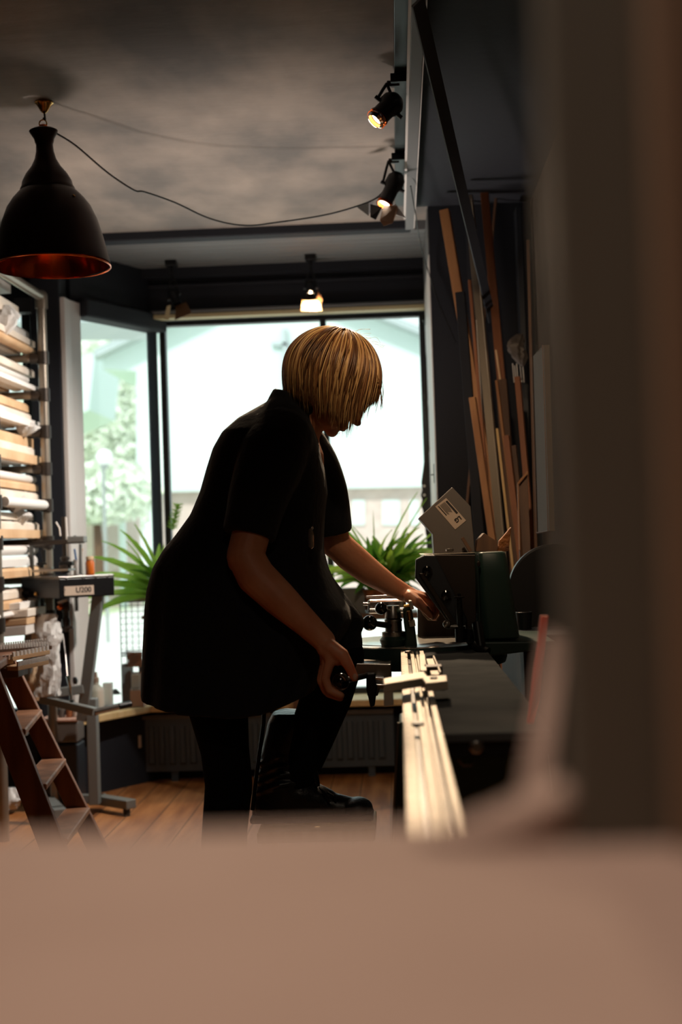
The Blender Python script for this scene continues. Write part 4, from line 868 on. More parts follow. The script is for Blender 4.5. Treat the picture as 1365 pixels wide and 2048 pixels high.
B().lathe([(.115, -.02), (.12, -.015), (.12, .015), (.115, .02)], P(1108, 1178, 3.5), (0, 1, 0), 48).build('disc', 'blackm', gd, smooth=True)
B().beam((P(1100, 1180, 3.5).x, 3.53, 0), (P(1100, 1180, 3.5).x, 3.53, P(1100, 1180, 3.5).z), .05, .03).build('post', 'blackm', gd)
cupb = B().lathe([(.018, 0), (.022, .045), (.020, .046), (.016, .003)], P(1050, 1282, 3.4) + Vector((0, 0, .03)), n=20)
tag(cupb.build('black_pot', 'blackm', smooth=True), 'small black pot to the right of the green casing', 'pot')
rb_ = B().box((.30, 3.2, 0), (XR - .01, 3.9, P(1050, 1282, 3.4).z + .03)); tag(rb_.build('side_cabinet', 'blackwall', bevel=.004), 'dark cabinet against the right wall behind the saw', 'cabinet')

# ------------------------------------------------------------------ lengths of wood leaning at the pier
def stick(top, bot, w, Y0_, Y1_, mt, lab, t=.02, face=None, name='wood_length', full=True):
    a = P(top[0], top[1], Y0_); b_ = P(bot[0], bot[1], Y1_); d = b_ - a
    e = a + d * (a.z / -d.z) if full else b_
    if e.x > XR - .03 or e.y < 3.95: 
        k_ = 1.0
        for i in range(200):
            e2 = a + d * (i * .02)
            if e2.x > XR - .03 or e2.z < 0: break
            e = e2
    wd = m(w, (Y0_ + Y1_) / 2)
    o = B().beam(a, e, wd, t, side=(0.25, 1, 0)); ob = o.build(name, mt, bevel=.0012)
    return tag(ob, lab, 'moulding' if name != 'wood_length' else 'wood')
stick((890, 421), (926, 640), 19, 4.80, 4.74, 'woodo', 'pale tan board, leftmost and tall, leaning on the dark pier', t=.03)
stick((921, 585), (962, 1100), 19, 4.70, 4.55, 'blackwall', 'black moulding in front of the leftmost tan board', name='frame_moulding')
stick((938, 392), (1004, 1090), 17, 4.66, 4.50, 'alu_d' if 'alu_d' in M else 'darkmetal', 'grey metallic ridged moulding, longest of the leaning lengths', t=.022, name='frame_moulding')
for k_, dx in enumerate((-3.5, 2.5)):
    pass
stick((944, 396), (1009, 1088), 2.0, 4.62, 4.46, 'alu', 'thin bright edge strip lying along the ridged grey moulding', t=.004, name='edge_strip')
stick((955, 222), (998, 700), 16, 4.92, 4.74, 'woodr', 'tallest reddish brown length with a toothed edge', t=.016)
stick((995, 372), (981, 520), 5, 4.95, 4.93, 'woodd', 'thin brown strip tilted the other way behind the tallest length', t=.01)
stick((931, 312), (944, 600), 11, 4.97, 4.93, 'blackwall', 'dark flat length behind the ridged grey moulding', t=.01)
stick((946, 796), (984, 1066), 13, 4.52, 4.44, 'woodo', 'orange brown square length, cut end up, front left of the bundle', t=.03)
stick((940, 560), (976, 985), 6, 4.60, 4.50, 'woodr', 'thin orange strip between the black and grey mouldings', t=.012)
stick((953, 640), (963, 800), 2.2, 4.58, 4.54, 'mouldw', 'very thin white strip in the middle of the bundle', t=.004)
stick((1003, 760), (1022, 1000), 22, 4.60, 4.52, 'woodd', 'wide dark brown board with a mitred top in the middle of the bundle', t=.02)
stick((994, 762), (1014, 920), 5, 4.57, 4.51, 'woodo', 'narrow orange edge length beside the wide dark board', t=.02)
stick((995, 857), (1017, 1050), 5, 4.46, 4.42, 'woodp', 'thin pale yellow strip, right of the grey moulding', t=.01)
stick((1014, 872), (1040, 1095), 11, 4.40, 4.34, 'woodr', 'bright reddish orange length at the front of the bundle', t=.03)
stick((1026, 892), (1046, 1090), 15, 4.46, 4.40, 'woodd', 'brown board standing right of the bright orange length', t=.02)
stick((993, 700), (1003, 770), 4, 4.64, 4.62, 'mouldb', 'short pale end showing above the wide dark board', t=.01)
stick((998, 670), (1004, 760), 5, 4.8, 4.78, 'woodr', 'small reddish tip above the wide dark board', t=.01)
stick((1036, 755), (1050, 915), 11, 4.55, 4.5, 'woodr', 'reddish square length near the dark corner post', t=.03)
q0, q1, q2, q3 = P(1037, 968, 4.2), P(1056, 945, 4.2), P(1062, 1100, 4.15), P(1040, 1100, 4.15)
bd = thing('mitred_board', (q0.x, 4.2, 0), 'dark brown board with slanted orange top edge at the right of the bundle', 'board')
B().prism([q0, q1, tofloor(q1, q2), tofloor(q0, q3)], (0, .02, 0)).build('board_face', 'woodd', bd, bevel=.001)
B().beam(P(1037, 967, 4.19), P(1056, 944, 4.19), .006, .02).beam(P(1036.5, 968, 4.19), P(1040, 1100, 4.14), .004, .01).build('board_edge', 'woodo', bd)
tag(B().box((P(1050, 900, 4.9).x, 4.9, 0), (P(1050, 900, 4.9).x + .022, 4.99, P(1050, 412, 4.9).z)).build('corner_post', 'darkpaint', bevel=.002), 'dark upright corner post right of the leaning lengths', 'post')
# long dark bar slanting from the ceiling
tag(B().beam(P(836, 2, 2.75), P(985, 640, 4.9), .034, .006).build('long_dark_moulding', 'blackwall', bevel=.001), 'long black moulding slanting from the ceiling to the right corner', 'moulding')
# frames leaning on the right wall, closer and blurred
def frame(pts, Y0_, lab, w=.012, mt='brownwall', me='woodd'):
    pp = [P(x, y, Y0_ + dy) for x, y, dy in pts]; t = thing('picture_frame', (pp[0].x, pp[0].y, 0), lab, 'frame')
    B().prism(pp, (.015, .0, 0)).build('frame_panel', mt, t)
    for i in range(3): 
        B().beam(pp[i] + Vector((-.004, 0, 0)), pp[(i + 1) % 4] + Vector((-.004, 0, 0)), .0025, .004).build('frame_bar', me, t)
    return t
frame([(1089, 690, 0), (1100, 1062, 0), (1077, 1066, .35), (1067, 712, .35)], 3.6, 'blurred brown picture frame panel leaning on the right wall')
stick((1057, 480), (1063, 712), 6, 4.3, 4.3, 'woodd', 'thin reddish strip standing right of the corner post', t=.01)
blob('plastic_bag', [P(1040, 668, 4.7), P(1032, 690, 4.7), P(1040, 712, 4.7), P(1046, 732, 4.7)], [(0, .012), (.3, .03), (.7, .026), (1, .006)], 'greym', 'crumpled grey plastic bag caught beside the corner post', 'bag', seed=31)
for j, px in enumerate((1026, 1030, 1034, 1041, 1046)):
    tag(B().cyl(P(px, 727 + (j % 2) * 4, 4.72), P(px + 3, 765, 4.72), .002, 6).build('thin_rod', 'mouldw', smooth=True), 'thin white rod in the cluster below the grey plastic bag', 'rod', 'thin white rods under the grey bag')
# ------------------------------------------------------------------ foreground
ct = B().prism([(-.45, -.35, .88), (.45, -.35, .88), (.45, -.35, .9635), (-.45, -.35, .9635)], (0, .74, 0))
cob = thing('counter', (0, 0, 0), 'pinkish tan counter top, blurred across the bottom foreground', 'counter')
CT = P(682, 1650, .40).z
B().box((-.6, -.5, CT - .03), (.54, .40, CT)).build('counter_top', 'counter', cob, bevel=.003)
B().box((-.55, -.45, 0), (.55, .34, CT - .03)).build('counter_body', 'brownwall', cob)
xb0 = P(1112, 1500, .40).x
db = thing('standing_board', (xb0 + .04, .38, CT), 'tall grey green board standing on the counter at the right edge', 'board')
B().box((xb0, .365, CT), (P(1300, 1000, .38).x, .385, 1.6)).build('board_face', 'greyboard', db, bevel=.001)
B().box((P(1300, 1000, .38).x, .355, CT), (P(1300, 1000, .38).x + .12, .385, 1.6)).build('board_edge', 'tanboard', db, bevel=.002)
# leaning pale slat and crumpled paper
tag(B().beam(P(1112, 1275, .52), P(1060, 1640, .40), .0080, .003).build('pale_slat', 'counter'), 'blurred pale slat leaning on the board above the counter', 'slat')
fb2 = P(1020, 1640, .385)
pr = B(); rg = random.Random(5); rings_ = []
for j in range(9):
    t_ = j / 8; rings_.append([Vector((fb2.x + .018 * (t_ - .1) + (.020 * (1 - t_) + .004) * cos(a) * (1 + rg.uniform(-.2, .2)), .378 + .012 * sin(a) , CT + .0135 * t_ + .001)) for a in [2 * pi * k_ / 14 for k_ in range(14)]])
pr.rings(rings_); tag(pr.build('crumpled_cloth', 'counter', smooth='all'), 'blurred soft pinkish cloth heap at the foot of the slat', 'cloth')
tag(B().prism([P(1083, 1232, 1.9), P(1097, 1232, 1.9), P(1090, 1290, 1.88), P(1078, 1400, 1.85), P(1066, 1448, 1.82), P(1055, 1448, 1.82), P(1068, 1340, 1.86), P(1076, 1290, 1.88)], (0, .012, 0)).build('orange_saw_blade', 'orange'), 'bright orange toothed strip between the slat and the saw table', 'strip')
# stool under the raised boot
BS = P(600, 1650, 3.0).z
stl = thing('wooden_step', (P(620, 1650, 3.02).x, 3.02, 0), 'pale wooden step under her raised boot', 'step')
sx0, sx1 = P(520, 1650, 3.0).x, P(752, 1650, 3.0).x
B().box((sx0, 2.93, BS - .025), (sx1, 3.14, BS)).build('tread', 'woodp', stl, bevel=.003)
for xx in (sx0 + .01, sx1 - .03):
    for yy in (2.94, 3.11): B().box((xx, yy, 0), (xx + .02, yy + .02, BS - .025)).build('leg', 'woodp', stl)
# added uplighter, out of sight behind the woman, brightens the ceiling
ul = thing('added_uplighter', (-.60, 4.35, 0), 'added black uplighter hidden behind the woman to brighten the ceiling', 'lamp')
B().lathe([(.05, 0), (.055, .01), (.055, .10), (.05, .105)], (-.60, 4.35, 0), n=28, cap=True).build('housing', 'blackm', ul, smooth=True)
B().lathe([(.001, .106), (.04, .106), (.04, .108), (.001, .108)], (-.60, 4.35, 0), n=24).build('bulb', 'bulb', ul)

# ------------------------------------------------------------------ lights
w = bpy.data.worlds.new('World'); sc.world = w; w.use_nodes = True
bg = w.node_tree.nodes['Background']; bg.inputs['Color'].default_value = (.84, .97, .96, 1); bg.inputs['Strength'].default_value = 1.5
def light(kind, name, loc, aim, power, col, size=.1, spotdeg=60, blend=.6):
    l = bpy.data.lights.new(name, kind); l.energy = power; l.color = col
    if kind == 'SPOT': l.spot_size = radians(spotdeg); l.spot_blend = blend; l.shadow_soft_size = size
    elif kind == 'AREA': l.size = size
    elif kind == 'SUN': l.angle = radians(size)
    else: l.shadow_soft_size = size
    o = bpy.data.objects.new(name, l); COL.objects.link(o); o.location = loc
    if aim is not None: o.rotation_euler = (Vector(aim) - Vector(loc)).to_track_quat('-Z', 'Y').to_euler()
    return o
WARM = (1, .72, .46)
light('SUN', 'sun', (0, 0, 10), (1.2, 6, 4.5), 2.8, (1, .97, .92), 6)
light('SPOT', 'added_uplight', (-.60, 4.35, .14), (-.42, 4.62, 2.35), 165, (1, .86, .76), .16, 74, 1.0)  # added lamp, lights the ceiling from below
light('SPOT', 'spot_one', b1 + d1 * .03, (.05, 2.5, .75), 14, WARM, .03, 70, .7)
light('SPOT', 'spot_two', b2 + d2 * .11, (-.2, 3.0, 1.15), 165, WARM, .03, 65, .8)
light('SPOT', 'added_spot_rear', (.03, 1.9, 2.25), (.42, 4.6, .85), 62, WARM, .04, 52, .9)  # added out-of-view spot, warms the leaning wood lengths
light('SPOT', 'added_spot_near', (.0, .9, 2.25), (.04, 1.9, .79), 13, (1, .8, .6), .04, 60, .9)  # added out-of-view spot, brightens the near end of the rail
light('SPOT', 'ceiling_lamp', (-.25, .25, 2.25), (-.10, .30, .9), 47, (1, .80, .66), .15, 60, .7)
light('SPOT', 'bay_lamp', (P(622, 600, 5.69).x, 5.69, 2.17), (-.3, 5.80, .3), 38, (1, .72, .4), .02, 80, .8)
light('SPOT', 'spot_track_left', (.02, 4.62, 2.26), (-1.5, 4.6, 1.0), 210, (1, .90, .80), .04, 78, .9)
sc.view_settings.view_transform = 'Standard'; sc.view_settings.look = 'None'; sc.view_settings.gamma = 1; sc.view_settings.exposure = 0; sc.view_settings.use_curve_mapping = False
sc.cycles.use_denoising = True; sc.cycles.max_bounces = 8; sc.cycles.transparent_max_bounces = 12; sc.cycles.sample_clamp_indirect = 4; sc.cycles.caustics_reflective = False; sc.cycles.caustics_refractive = False
# ------------------------------------------------------------------ the woman
PO = P(435, 1900, 2.95)
woman = thing('person', (PO.x, 2.93, 0), 'woman with short blond hair and black tunic bending over the saw, gripping its handle', 'person')
HO = P(664, 757, 2.95)
HF = Vector((.766, 0, -.643)); HU = Vector((.643, 0, .766)); HS = Vector((0, -1, 0))
_t = radians(0); 
def H(f, u, s=0): return HO + HF * f + HU * u + HS * s
HR = Matrix((HF, HS, HU)).transposed()      # local x=forward y=side z=up
def chain(b, pts, n=16):
    """pts: (px,py,Y,r)"""
    q = [(P(x, y, Y), r) for x, y, Y, r in pts]
    for (p0, r0), (p1, r1) in zip(q, q[1:]): b.cap(p0, r0, p1, r1, n)
body = B()
# head
body.ell(HO, (.094, .074, .088), HR, 32, 20)
body.ell(H(.042, -.040), (.050, .056, .062), HR, 24, 14)
body.ell(H(.040, -.078), (.046, .046, .026), HR, 24, 12)
body.ell(H(.074, -.094), (.015, .019, .014), HR, 16, 10)
body.cap(H(.086, .012), .008, H(.103, -.036), .0085); body.ell(H(.107, -.043), (.011, .0105, .009), HR, 14, 9)
for s in (-1, 1):
    body.ell(H(.098, -.047, s * .009), (.009, .006, .006), HR, 12, 8)
    body.ell(H(.078, .026, s * .028), (.014, .022, .007), HR, 14, 8)        # brow
    body.ell(H(.070, -.030, s * .036), (.016, .017, .018), HR, 14, 8)       # cheek
    body.ell(H(-.006, -.022, s * .074), (.016, .007, .027), HR, 16, 10)      # ear
body.ell(H(.091, -.066), (.010, .022, .005), HR, 14, 8); body.ell(H(.088, -.076), (.010, .019, .0055), HR, 14, 8)
# neck and trunk
body.cap(H(-.030, -.045), .054, P(592, 842, 2.95), .056); body.cap(H(.0, -.06), .045, P(606, 850, 2.95), .048)
for pts in ([(585, 850, 2.95, .07), (545, 930, 2.95, .12), (480, 1070, 2.95, .11), (425, 1190, 2.95, .135)], [(560, 890, 2.83, .045), (560, 890, 3.06, .045)]): chain(body, pts)
# legs
chain(body, [(425, 1210, 2.88, .085), (434, 1400, 2.87, .055), (450, 1500, 2.875, .044), (457, 1590, 2.88, .042), (450, 1660, 2.88, .040), (446, 1800, 2.88, .040), (440, 1955, 2.89, .033), (440, 2030, 2.89, .036)])
chain(body, [(440, 1215, 3.02, .092), (560, 1270, 3.0, .074), (676, 1308, 2.97, .050), (645, 1420, 3.015, .042), (590, 1568, 3.06, .034), (585, 1600, 3.06, .037)])
# near (right) arm
chain(body, [(555, 905, 2.82, .042), (520, 1000, 2.76, .042), (491, 1112, 2.73, .040)])
chain(body, [(491, 1112, 2.73, .039), (512, 1152, 2.725, .041), (560, 1198, 2.72, .0375), (612, 1246, 2.72, .029), (648, 1281, 2.72, .0245)], 18)
body.ell(P(478, 1124, 2.74), .024)
# far (left) arm
chain(body, [(612, 930, 3.08, .05), (650, 1010, 3.10, .044), (672, 1088, 3.12, .036)])
chain(body, [(672, 1086, 3.12, .036), (700, 1112, 3.13, .037), (740, 1144, 3.14, .033), (780, 1170, 3.155, .026), (808, 1185, 3.165, .022)], 18)
# near hand
def hand(paths): 
    for p in paths: chain(body, p, 12)
hand([[(648, 1281, 2.72, .0235), (654, 1298, 2.715, .021)],
      [(656, 1292, 2.705, .014), (661, 1322, 2.700, .0115)], [(652, 1290, 2.72, .016), (655, 1324, 2.720, .0120)], [(650, 1290, 2.735, .015), (651, 1322, 2.741, .0115)], [(648, 1290, 2.745, .014), (650, 1317, 2.762, .0105)],
      [(661, 1322, 2.700, .0108), (651, 1358, 2.699, .0092), (660, 1381, 2.697, .0084), (683, 1391, 2.697, .0074)],
      [(655, 1324, 2.720, .0112), (645, 1363, 2.721, .0096), (657, 1387, 2.718, .0086), (681, 1396, 2.717, .0076)],
      [(651, 1322, 2.741, .0106), (642, 1360, 2.744, .0092), (652, 1383, 2.741, .0083), (674, 1394, 2.740, .0074)],
      [(650, 1317, 2.762, .0096), (644, 1350, 2.766, .0082), (654, 1371, 2.764, .0075), (672, 1381, 2.762, .0066)],
      [(662, 1294, 2.702, .0165), (684, 1310, 2.693, .0150), (698, 1332, 2.690, .0110), (709, 1355, 2.692, .0088)],
      [(664, 1298, 2.705, .014), (676, 1322, 2.700, .0105)]])
# far hand
hand([[(808, 1185, 3.165, .0215), (822, 1191, 3.165, .020)],
      [(818, 1190, 3.145, .014), (845, 1196, 3.145, .0115)], [(818, 1188, 3.16, .015), (849, 1193, 3.165, .0115)], [(818, 1188, 3.175, .014), (850, 1193, 3.185, .0112)], [(816, 1190, 3.185, .013), (846, 1196, 3.203, .0100)],
      [(845, 1196, 3.145, .0105), (864, 1208, 3.143, .0092), (868, 1224, 3.142, .0082), (866, 1234, 3.142, .0074)],
      [(849, 1193, 3.165, .0108), (868, 1206, 3.165, .0094), (873, 1224, 3.165, .0084), (869, 1236, 3.165, .0075)],
      [(850, 1193, 3.185, .0104), (869, 1206, 3.186, .0090), (873, 1222, 3.186, .0080), (870, 1233, 3.186, .0072)],
      [(846, 1196, 3.203, .0094), (862, 1208, 3.206, .0080), (866, 1221, 3.206, .0072), (864, 1230, 3.206, .0064)],
      [(820, 1194, 3.135, .0160), (836, 1204, 3.120, .0135), (851, 1218, 3.112, .0105), (862, 1231, 3.112, .0088)]])
bo = remesh(body, 'body', 'skin', .0031, woman, smooth=3, factor=.5)
for s in (-1, 1):
    ey = B().ell(H(.081, .006, s * .030), .0115, None, 16, 10).build('eye', 'paper', woman, smooth=True)
    B().lathe([(.001, 0), (.0052, 0), (.0052, -.001)], H(.0925, .004, s * .030), HF, 16).build('iris', 'ink', ey)
for (px, py, Y) in ((710.5, 1354, 2.683), (866, 1234, 3.1335)):
    B().ell(P(px, py, Y), (.0045, .002, .007)).build('fingernail', 'cardp', woman, smooth=True)
# hair: separate locks falling from the crown
K = (HU * .93 - HF * .36).normalized(); KA = (HF - K * HF.dot(K)).normalized(); KB = K.cross(KA)
lim = [(560, 778), (578, 783), (600, 792), (625, 806), (655, 822), (685, 848), (700, 850), (722, 822), (745, 806), (768, 802), (790, 800)]
rg = random.Random(42); hb_ = B(); tone = []
rad = Vector((.107, .089, .101)); cen = HO + HU * .006 - HF * .004
def inv(p):
    q = p - cen; return Vector((q.dot(HF) / rad.x, q.dot(HS) / rad.y, q.dot(HU) / rad.z))
def fwd(v): return cen + HF * v.x * rad.x + HS * v.y * rad.y + HU * v.z * rad.z
import bpy_extras
def pix(p):
    q = RM.transposed() @ (p - CAM); return 682.5 + F * q.x / -q.z, 1024 - F * q.y / -q.z
G = Vector((0, 0, -1))
for i in range(2300):
    az = rg.uniform(0, 2 * pi); ph0 = radians(rg.uniform(0, 62)); layer = rg.uniform(.97, 1.085)
    d = KA * cos(az) + KB * sin(az)
    v = (K * cos(ph0) + d * sin(ph0)); p = cen + Vector(v) * 1.0; u = inv(cen + v * .1).normalized() * layer; p = fwd(u)
    pts = [p]; sway = rg.uniform(-.25, .25); L = 0; off = rg.uniform(-14, 10) - (18 if rg.random() < .12 else 0) * -1
    facing = -1
    wob = rg.uniform(0, 6)
    for k_ in range(40):
        nrm = (p - cen).normalized(); out = (p - cen) - K * (p - cen).dot(K)
        tang = (nrm * K.dot(nrm) - K).normalized() if out.length > .004 else (d - nrm * d.dot(nrm)).normalized()
        side = nrm.cross(tang)
        phi = math.degrees(K.angle(p - cen)); g = max(0, min(1, (phi - 62) / 75)); g = g * g * (3 - 2 * g)
        front = max(0, (p - cen).normalized().dot(HF))
        dr = (tang * (1 - g * .75) + G * g + side * (sway * .35 + .07 * sin(wob + k_ * .35))).normalized()
        p = p + dr * .0085
        u = inv(p); ln = u.length
        tgt = layer + .05 * g * front
        if ln < tgt: p = fwd(u * (tgt / ln))
        px, py = pix(p); pts.append(p)
        near = (p - cen).dot(HS)
        lm = interp(lim, px) + off
        if near < -.02: lm -= 4
        if py > lm: break
        if front > .55 and near > -.05 and near < .045 and py > 806: break
    if len(pts) < 4: continue
    r0 = rg.uniform(.0011, .0024); n = len(pts)
    o0 = len(hb_.v); hb_.tube(pts, [r0 * (1 - (j / (n - 1)) ** 3 * .93) for j in range(n)], 4, flat=.6)
    tn = rg.random() ** 1.3; tone += [tn] * (len(hb_.v) - o0)
for i in range(26):   # flyaway hairs
    a = rg.uniform(0, 6.28); p = H(rg.uniform(-.03, .03), .10, rg.uniform(-.03, .05)) ; q = p + Vector((rg.uniform(-.01, .04), rg.uniform(-.02, .02), rg.uniform(.004, .016))); e = q + Vector((rg.uniform(.0, .03), 0, rg.uniform(-.014, .002)))
    o0 = len(hb_.v); hb_.tube(spl([p, q, e], 4), .00028, 3); tone += [.9] * (len(hb_.v) - o0)
for i in range(14):   # loose fringe strands
    a = P(rg.uniform(752, 764), rg.uniform(745, 775), 2.93 + rg.uniform(-.05, .03)); e = P(rg.uniform(748, 766), rg.uniform(800, 828), 2.93)
    o0 = len(hb_.v); hb_.tube(spl([a, (a + e) / 2 + Vector((.004, 0, 0)), e], 4), [.0006] * 8 + [.0002], 3); tone += [.4] * (len(hb_.v) - o0)
hm = M['hair']; nt = hm.node_tree; pb_ = nt.nodes['Principled BSDF']
at_ = nt.nodes.new('ShaderNodeAttribute'); at_.attribute_name = 'tone'; rp = nt.nodes.new('ShaderNodeValToRGB')
rp.color_ramp.elements[0].color = C(88, 58, 36); rp.color_ramp.elements[1].color = C(238, 196, 130); e_ = rp.color_ramp.elements.new(.5); e_.color = C(150, 102, 62)
nt.links.new(at_.outputs['Fac'], rp.inputs['Fac']); nt.links.new(rp.outputs['Color'], pb_.inputs['Base Color'])
ho = hb_.build('hair', 'hair', woman, smooth='all')
atr = ho.data.attributes.new('tone', 'FLOAT', 'POINT'); atr.data.foreach_set('value', tone)
hc = B(); hc.ell(cen - HF * .010 + HU * .004, (.096, .080, .092), HR, 32, 20)
hc.build('hair_underlayer', 'hairbase', woman, smooth='all')
# glasses
gl = B()
for s in (-1, 1):
    c = H(.104, .004, s * .032); gl.tube([c + HS * (cos(a) * .023) + HU * (sin(a) * .017) - HF * (abs(cos(a)) * .004) for a in [i * 2 * pi / 24 for i in range(25)]], .0014, 6)
    gl.tube([H(.100, .010, s * .055), H(.05, .010, s * .076), H(-.01, .004, s * .082)], .0014, 6)
gl.tube([H(.106, .008, -.009), H(.108, .011, 0), H(.106, .008, .009)], .0014, 6)
gl.build('glasses', 'blackm', woman, smooth=True)
# tunic
dr_ = B()
rows = [(798, 548, 592, .055), (815, 520, 612, .085), (840, 478, 626, .125), (868, 448, 634, .16), (900, 430, 642, .172), (940, 417, 650, .172), (985, 404, 655, .168), (1030, 385, 650, .168), (1070, 356, 648, .175), (1100, 331, 648, .185), (1135, 311, 657, .195), (1180, 299, 676, .205), (1215, 295, 700, .21), (1240, 294, 705, .21), (1270, 293, 690, .212), (1310, 291, 668, .216), (1350, 290, 650, .22), (1385, 289, 632, .222)]
hemc = [(285, 1383), (300, 1391), (330, 1398), (370, 1403), (430, 1411), (500, 1414), (560, 1402), (640, 1374), (700, 1345)]
rr = []; N = 96
for j, (y, xl, xr, dep) in enumerate(rows):
    ring = []; cx = (xl + xr) / 2; hw = (xr - xl) / 2
    for k_ in range(N):
        a = 2 * pi * k_ / N; ca = cos(a); sa = sin(a)
        f = max(0, (y - 1060) / 325); fold = 1 + .035 * f * sin(a * 9 + 1.3 * sin(a * 2)) + .02 * f * sin(a * 17 + 2)
        x = cx + hw * (abs(ca) ** .85) * (1 if ca > 0 else -1); Y = 2.95 + dep * (abs(sa) ** .8) * (1 if sa > 0 else -1) * fold
        yy = y
        if y > 1270: t_ = (y - 1270) / (1385 - 1270); yy = 1270 + (interp(hemc, x) - 1270) * t_
        ring.append(P(x, yy, Y) if Y > 0 else None)
    # keep silhouette width: all points projected at their own depth, so widths are measured at the middle plane
    ring = []
    for k_ in range(N):
        a = 2 * pi * k_ / N; ca = cos(a); sa = sin(a)
        f = max(0, (y - 1060) / 325); fold = 1 + .05 * f * sin(a * 9 + 1.3 * sin(a * 2)) + .025 * f * sin(a * 17 + 2)
        x = cx + hw * (abs(ca) ** .85) * (1 if ca > 0 else -1)
        yy = y
        if y > 1270: t_ = (y - 1270) / (1385 - 1270); yy = 1270 + (interp(hemc, x) - 1270) * t_
        q = P(x, yy, 2.95); q.y = 2.95 + dep * (abs(sa) ** .8) * (1 if sa > 0 else -1) * fold
        ring.append(q)
    rr.append(ring)
dr_.rings(rr)
# shoulders and sleeves
def sleeve(pts, flat=.8):
    q = [P(x, y, Y) for x, y, Y, r in pts]; dr_.tube(spl(q, 4), [interp([(i * 4, r[3]) for i, r in enumerate(pts)], k_) for k_ in range(4 * (len(pts) - 1) + 1)], 28, flat=flat)
dr_.cap(P(562, 880, 2.85), .072, P(540, 940, 2.79), .07)
sleeve([(560, 868, 2.86, .070), (545, 915, 2.80, .074), (520, 985, 2.77, .066), (508, 1030, 2.755, .060), (498, 1072, 2.745, .057)], 1)
sleeve([(590, 880, 3.02, .065), (625, 930, 3.07, .062), (646, 985, 3.09, .060), (660, 1040, 3.10, .052), (666, 1068, 3.105, .047)], 1)
dr_.cap(P(545, 880, 2.83), .05, P(575, 880, 3.06), .05)
# thigh and knee under the cloth
dr_.cap(P(450, 1235, 3.02), .118, P(600, 1275, 3.02), .088); dr_.cap(P(600, 1275, 3.0), .088, P(672, 1285, 2.97), .062); dr_.cap(P(640, 1190, 2.97), .05, P(700, 1246, 2.97), .034)
# stand collar
col_ = []
for j, (r_, up_) in enumerate(((.066, -.01), (.064, .012), (.060, .034))):
    c_ = P(588, 822, 2.95); axd = (H(-.03, -.045) - P(592, 850, 2.95)).normalized(); a1 = axd.cross(Vector((0, 1, 0))).normalized(); b1_ = Vector((0, 1, 0))
    col_.append([c_ + axd * up_ + (a1 * cos(2 * pi * k_ / 28) * 1.0 + b1_ * sin(2 * pi * k_ / 28)) * r_ for k_ in range(28)])
dr_.rings(col_)
tunic = remesh(dr_, 'tunic', 'dress', .0048, woman, smooth=5)
# placket, pocket flap and buttons on the tunic
B().tube([P(638, 890, 2.84), P(632, 980, 2.80), P(626, 1056, 2.78)], .0009, 5).build('necklace_chain', 'darkmetal', woman)
pnd = B().lathe([(.001, 0), (.006, .004), (.0065, .03), (.004, .042), (.001, .046)], P(623, 1098, 2.775), (0, 0, 1), 8); pnd.build('necklace_pendant', 'crystal', woman)
B().ell(P(624, 1056, 2.775), .004).build('necklace_clasp', 'chrome', woman, smooth=True)
# leggings
lg = B()
chain(lg, [(425, 1300, 2.87, .085), (434, 1400, 2.87, .070), (450, 1500, 2.875, .0545), (458, 1570, 2.88, .0535), (450, 1655, 2.88, .051), (446, 1760, 2.88, .052), (440, 1955, 2.89, .039)])
chain(lg, [(600, 1290, 3.0, .066), (674, 1313, 2.97, .064), (655, 1390, 3.0, .059), (620, 1480, 3.035, .054), (592, 1560, 3.06, .044)])
remesh(lg, 'leggings', 'knit', .005, woman, smooth=4)
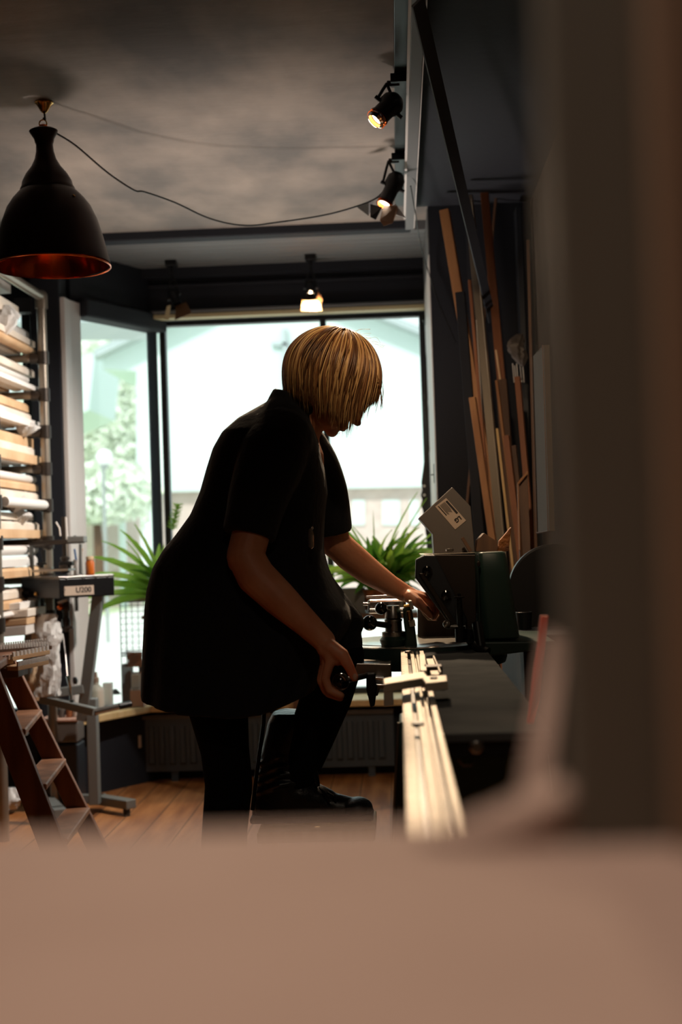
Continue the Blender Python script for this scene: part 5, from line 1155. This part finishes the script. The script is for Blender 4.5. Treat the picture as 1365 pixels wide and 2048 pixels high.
# boots
def bootmesh(sh, foot, name):
    b = B(); chain(b, sh, 28)
    for a, r0, c, r1 in foot: b.cap(a, r0, c, r1, 24)
    return b
b = B(); BY = 3.06
rr = []
for (y, xl, xr, dep) in [(1424, 545, 652, .060), (1445, 536, 658, .063), (1475, 529, 650, .060), (1505, 522, 635, .054), (1530, 518, 624, .048), (1552, 515, 622, .045), (1575, 510, 634, .044), (1600, 506, 655, .044), (1625, 504, 680, .044), (1640, 506, 690, .042)]:
    rr.append([Vector((P((xl + xr) / 2 + (xr - xl) / 2 * cos(a), y, BY).x, BY + dep * sin(a) * (1 + .04 * sin(a * 5 + y * .05)), P((xl + xr) / 2 + (xr - xl) / 2 * cos(a), y + 6 * sin(a * 3 + y) * .5, BY).z)) for a in [2 * pi * k_ / 40 for k_ in range(40)]])
b.rings(rr)
b.cap(P(640, 1608, BY), .034, P(712, 1620, BY - .01), .027, 24); b.cap(P(600, 1590, BY), .045, P(650, 1605, BY), .034, 24); b.ell(P(716, 1616, BY - .01), (.036, .042, .026)); b.ell(P(545, 1615, BY), (.045, .04, .04))
for k_, y in enumerate((1515, 1535, 1553, 1572)): b.tube([P(520 - k_ * 2, y + 14, BY - .02), P(560, y - 2, BY - .052), P(615 + k_ * 3, y - 10, BY - .03)], .006, 8)
bt = remesh(b, 'boot', 'leather', .0035, woman, smooth=4)
zb_ = BS
sb = B().prism([Vector((P(504, 1640, BY).x, BY - .045, zb_)), Vector((P(748, 1640, BY).x, BY - .045, zb_)), Vector((P(748, 1640, BY).x, BY + .045, zb_)), Vector((P(504, 1640, BY).x, BY + .045, zb_))], (0, 0, .016))
sb.build('boot_sole', 'sole', bt, bevel=.006)
B().tube([P(655, 1585, BY - .035), P(668, 1592, BY - .042), P(672, 1600, BY - .04)], .003, 6).tube([P(640, 1575, BY - .03), P(652, 1590, BY - .045), P(660, 1604, BY - .045)], .003, 6).tube(spl([P(626, 1530, BY - .04), P(634, 1545, BY - .04), P(638, 1572, BY - .04), P(632, 1560, BY - .04), P(628, 1540, BY - .04)], 4), .003, 6).build('boot_laces', 'blackm', bt, smooth=True)
B().tube(spl([P(543, 1424, BY - .05), P(538, 1418, BY - .055), P(529, 1422, BY - .055), P(527, 1450, BY - .05), P(520, 1500, BY - .05), P(512, 1560, BY - .045), P(505, 1620, BY - .045)], 4), .005, 8).build('boot_pull_strap', 'leather', bt, smooth=True)
b = B(); chain(b, [(446, 1800, 2.88, .062), (442, 1940, 2.885, .048), (440, 2010, 2.89, .05)]); q = P(440, 1900, 2.89); b.cap(Vector((q.x, 2.89, .045)), .044, Vector((q.x + .14, 2.885, .035)), .034, 24)
remesh(b, 'boot', 'leather', .005, woman, smooth=4)
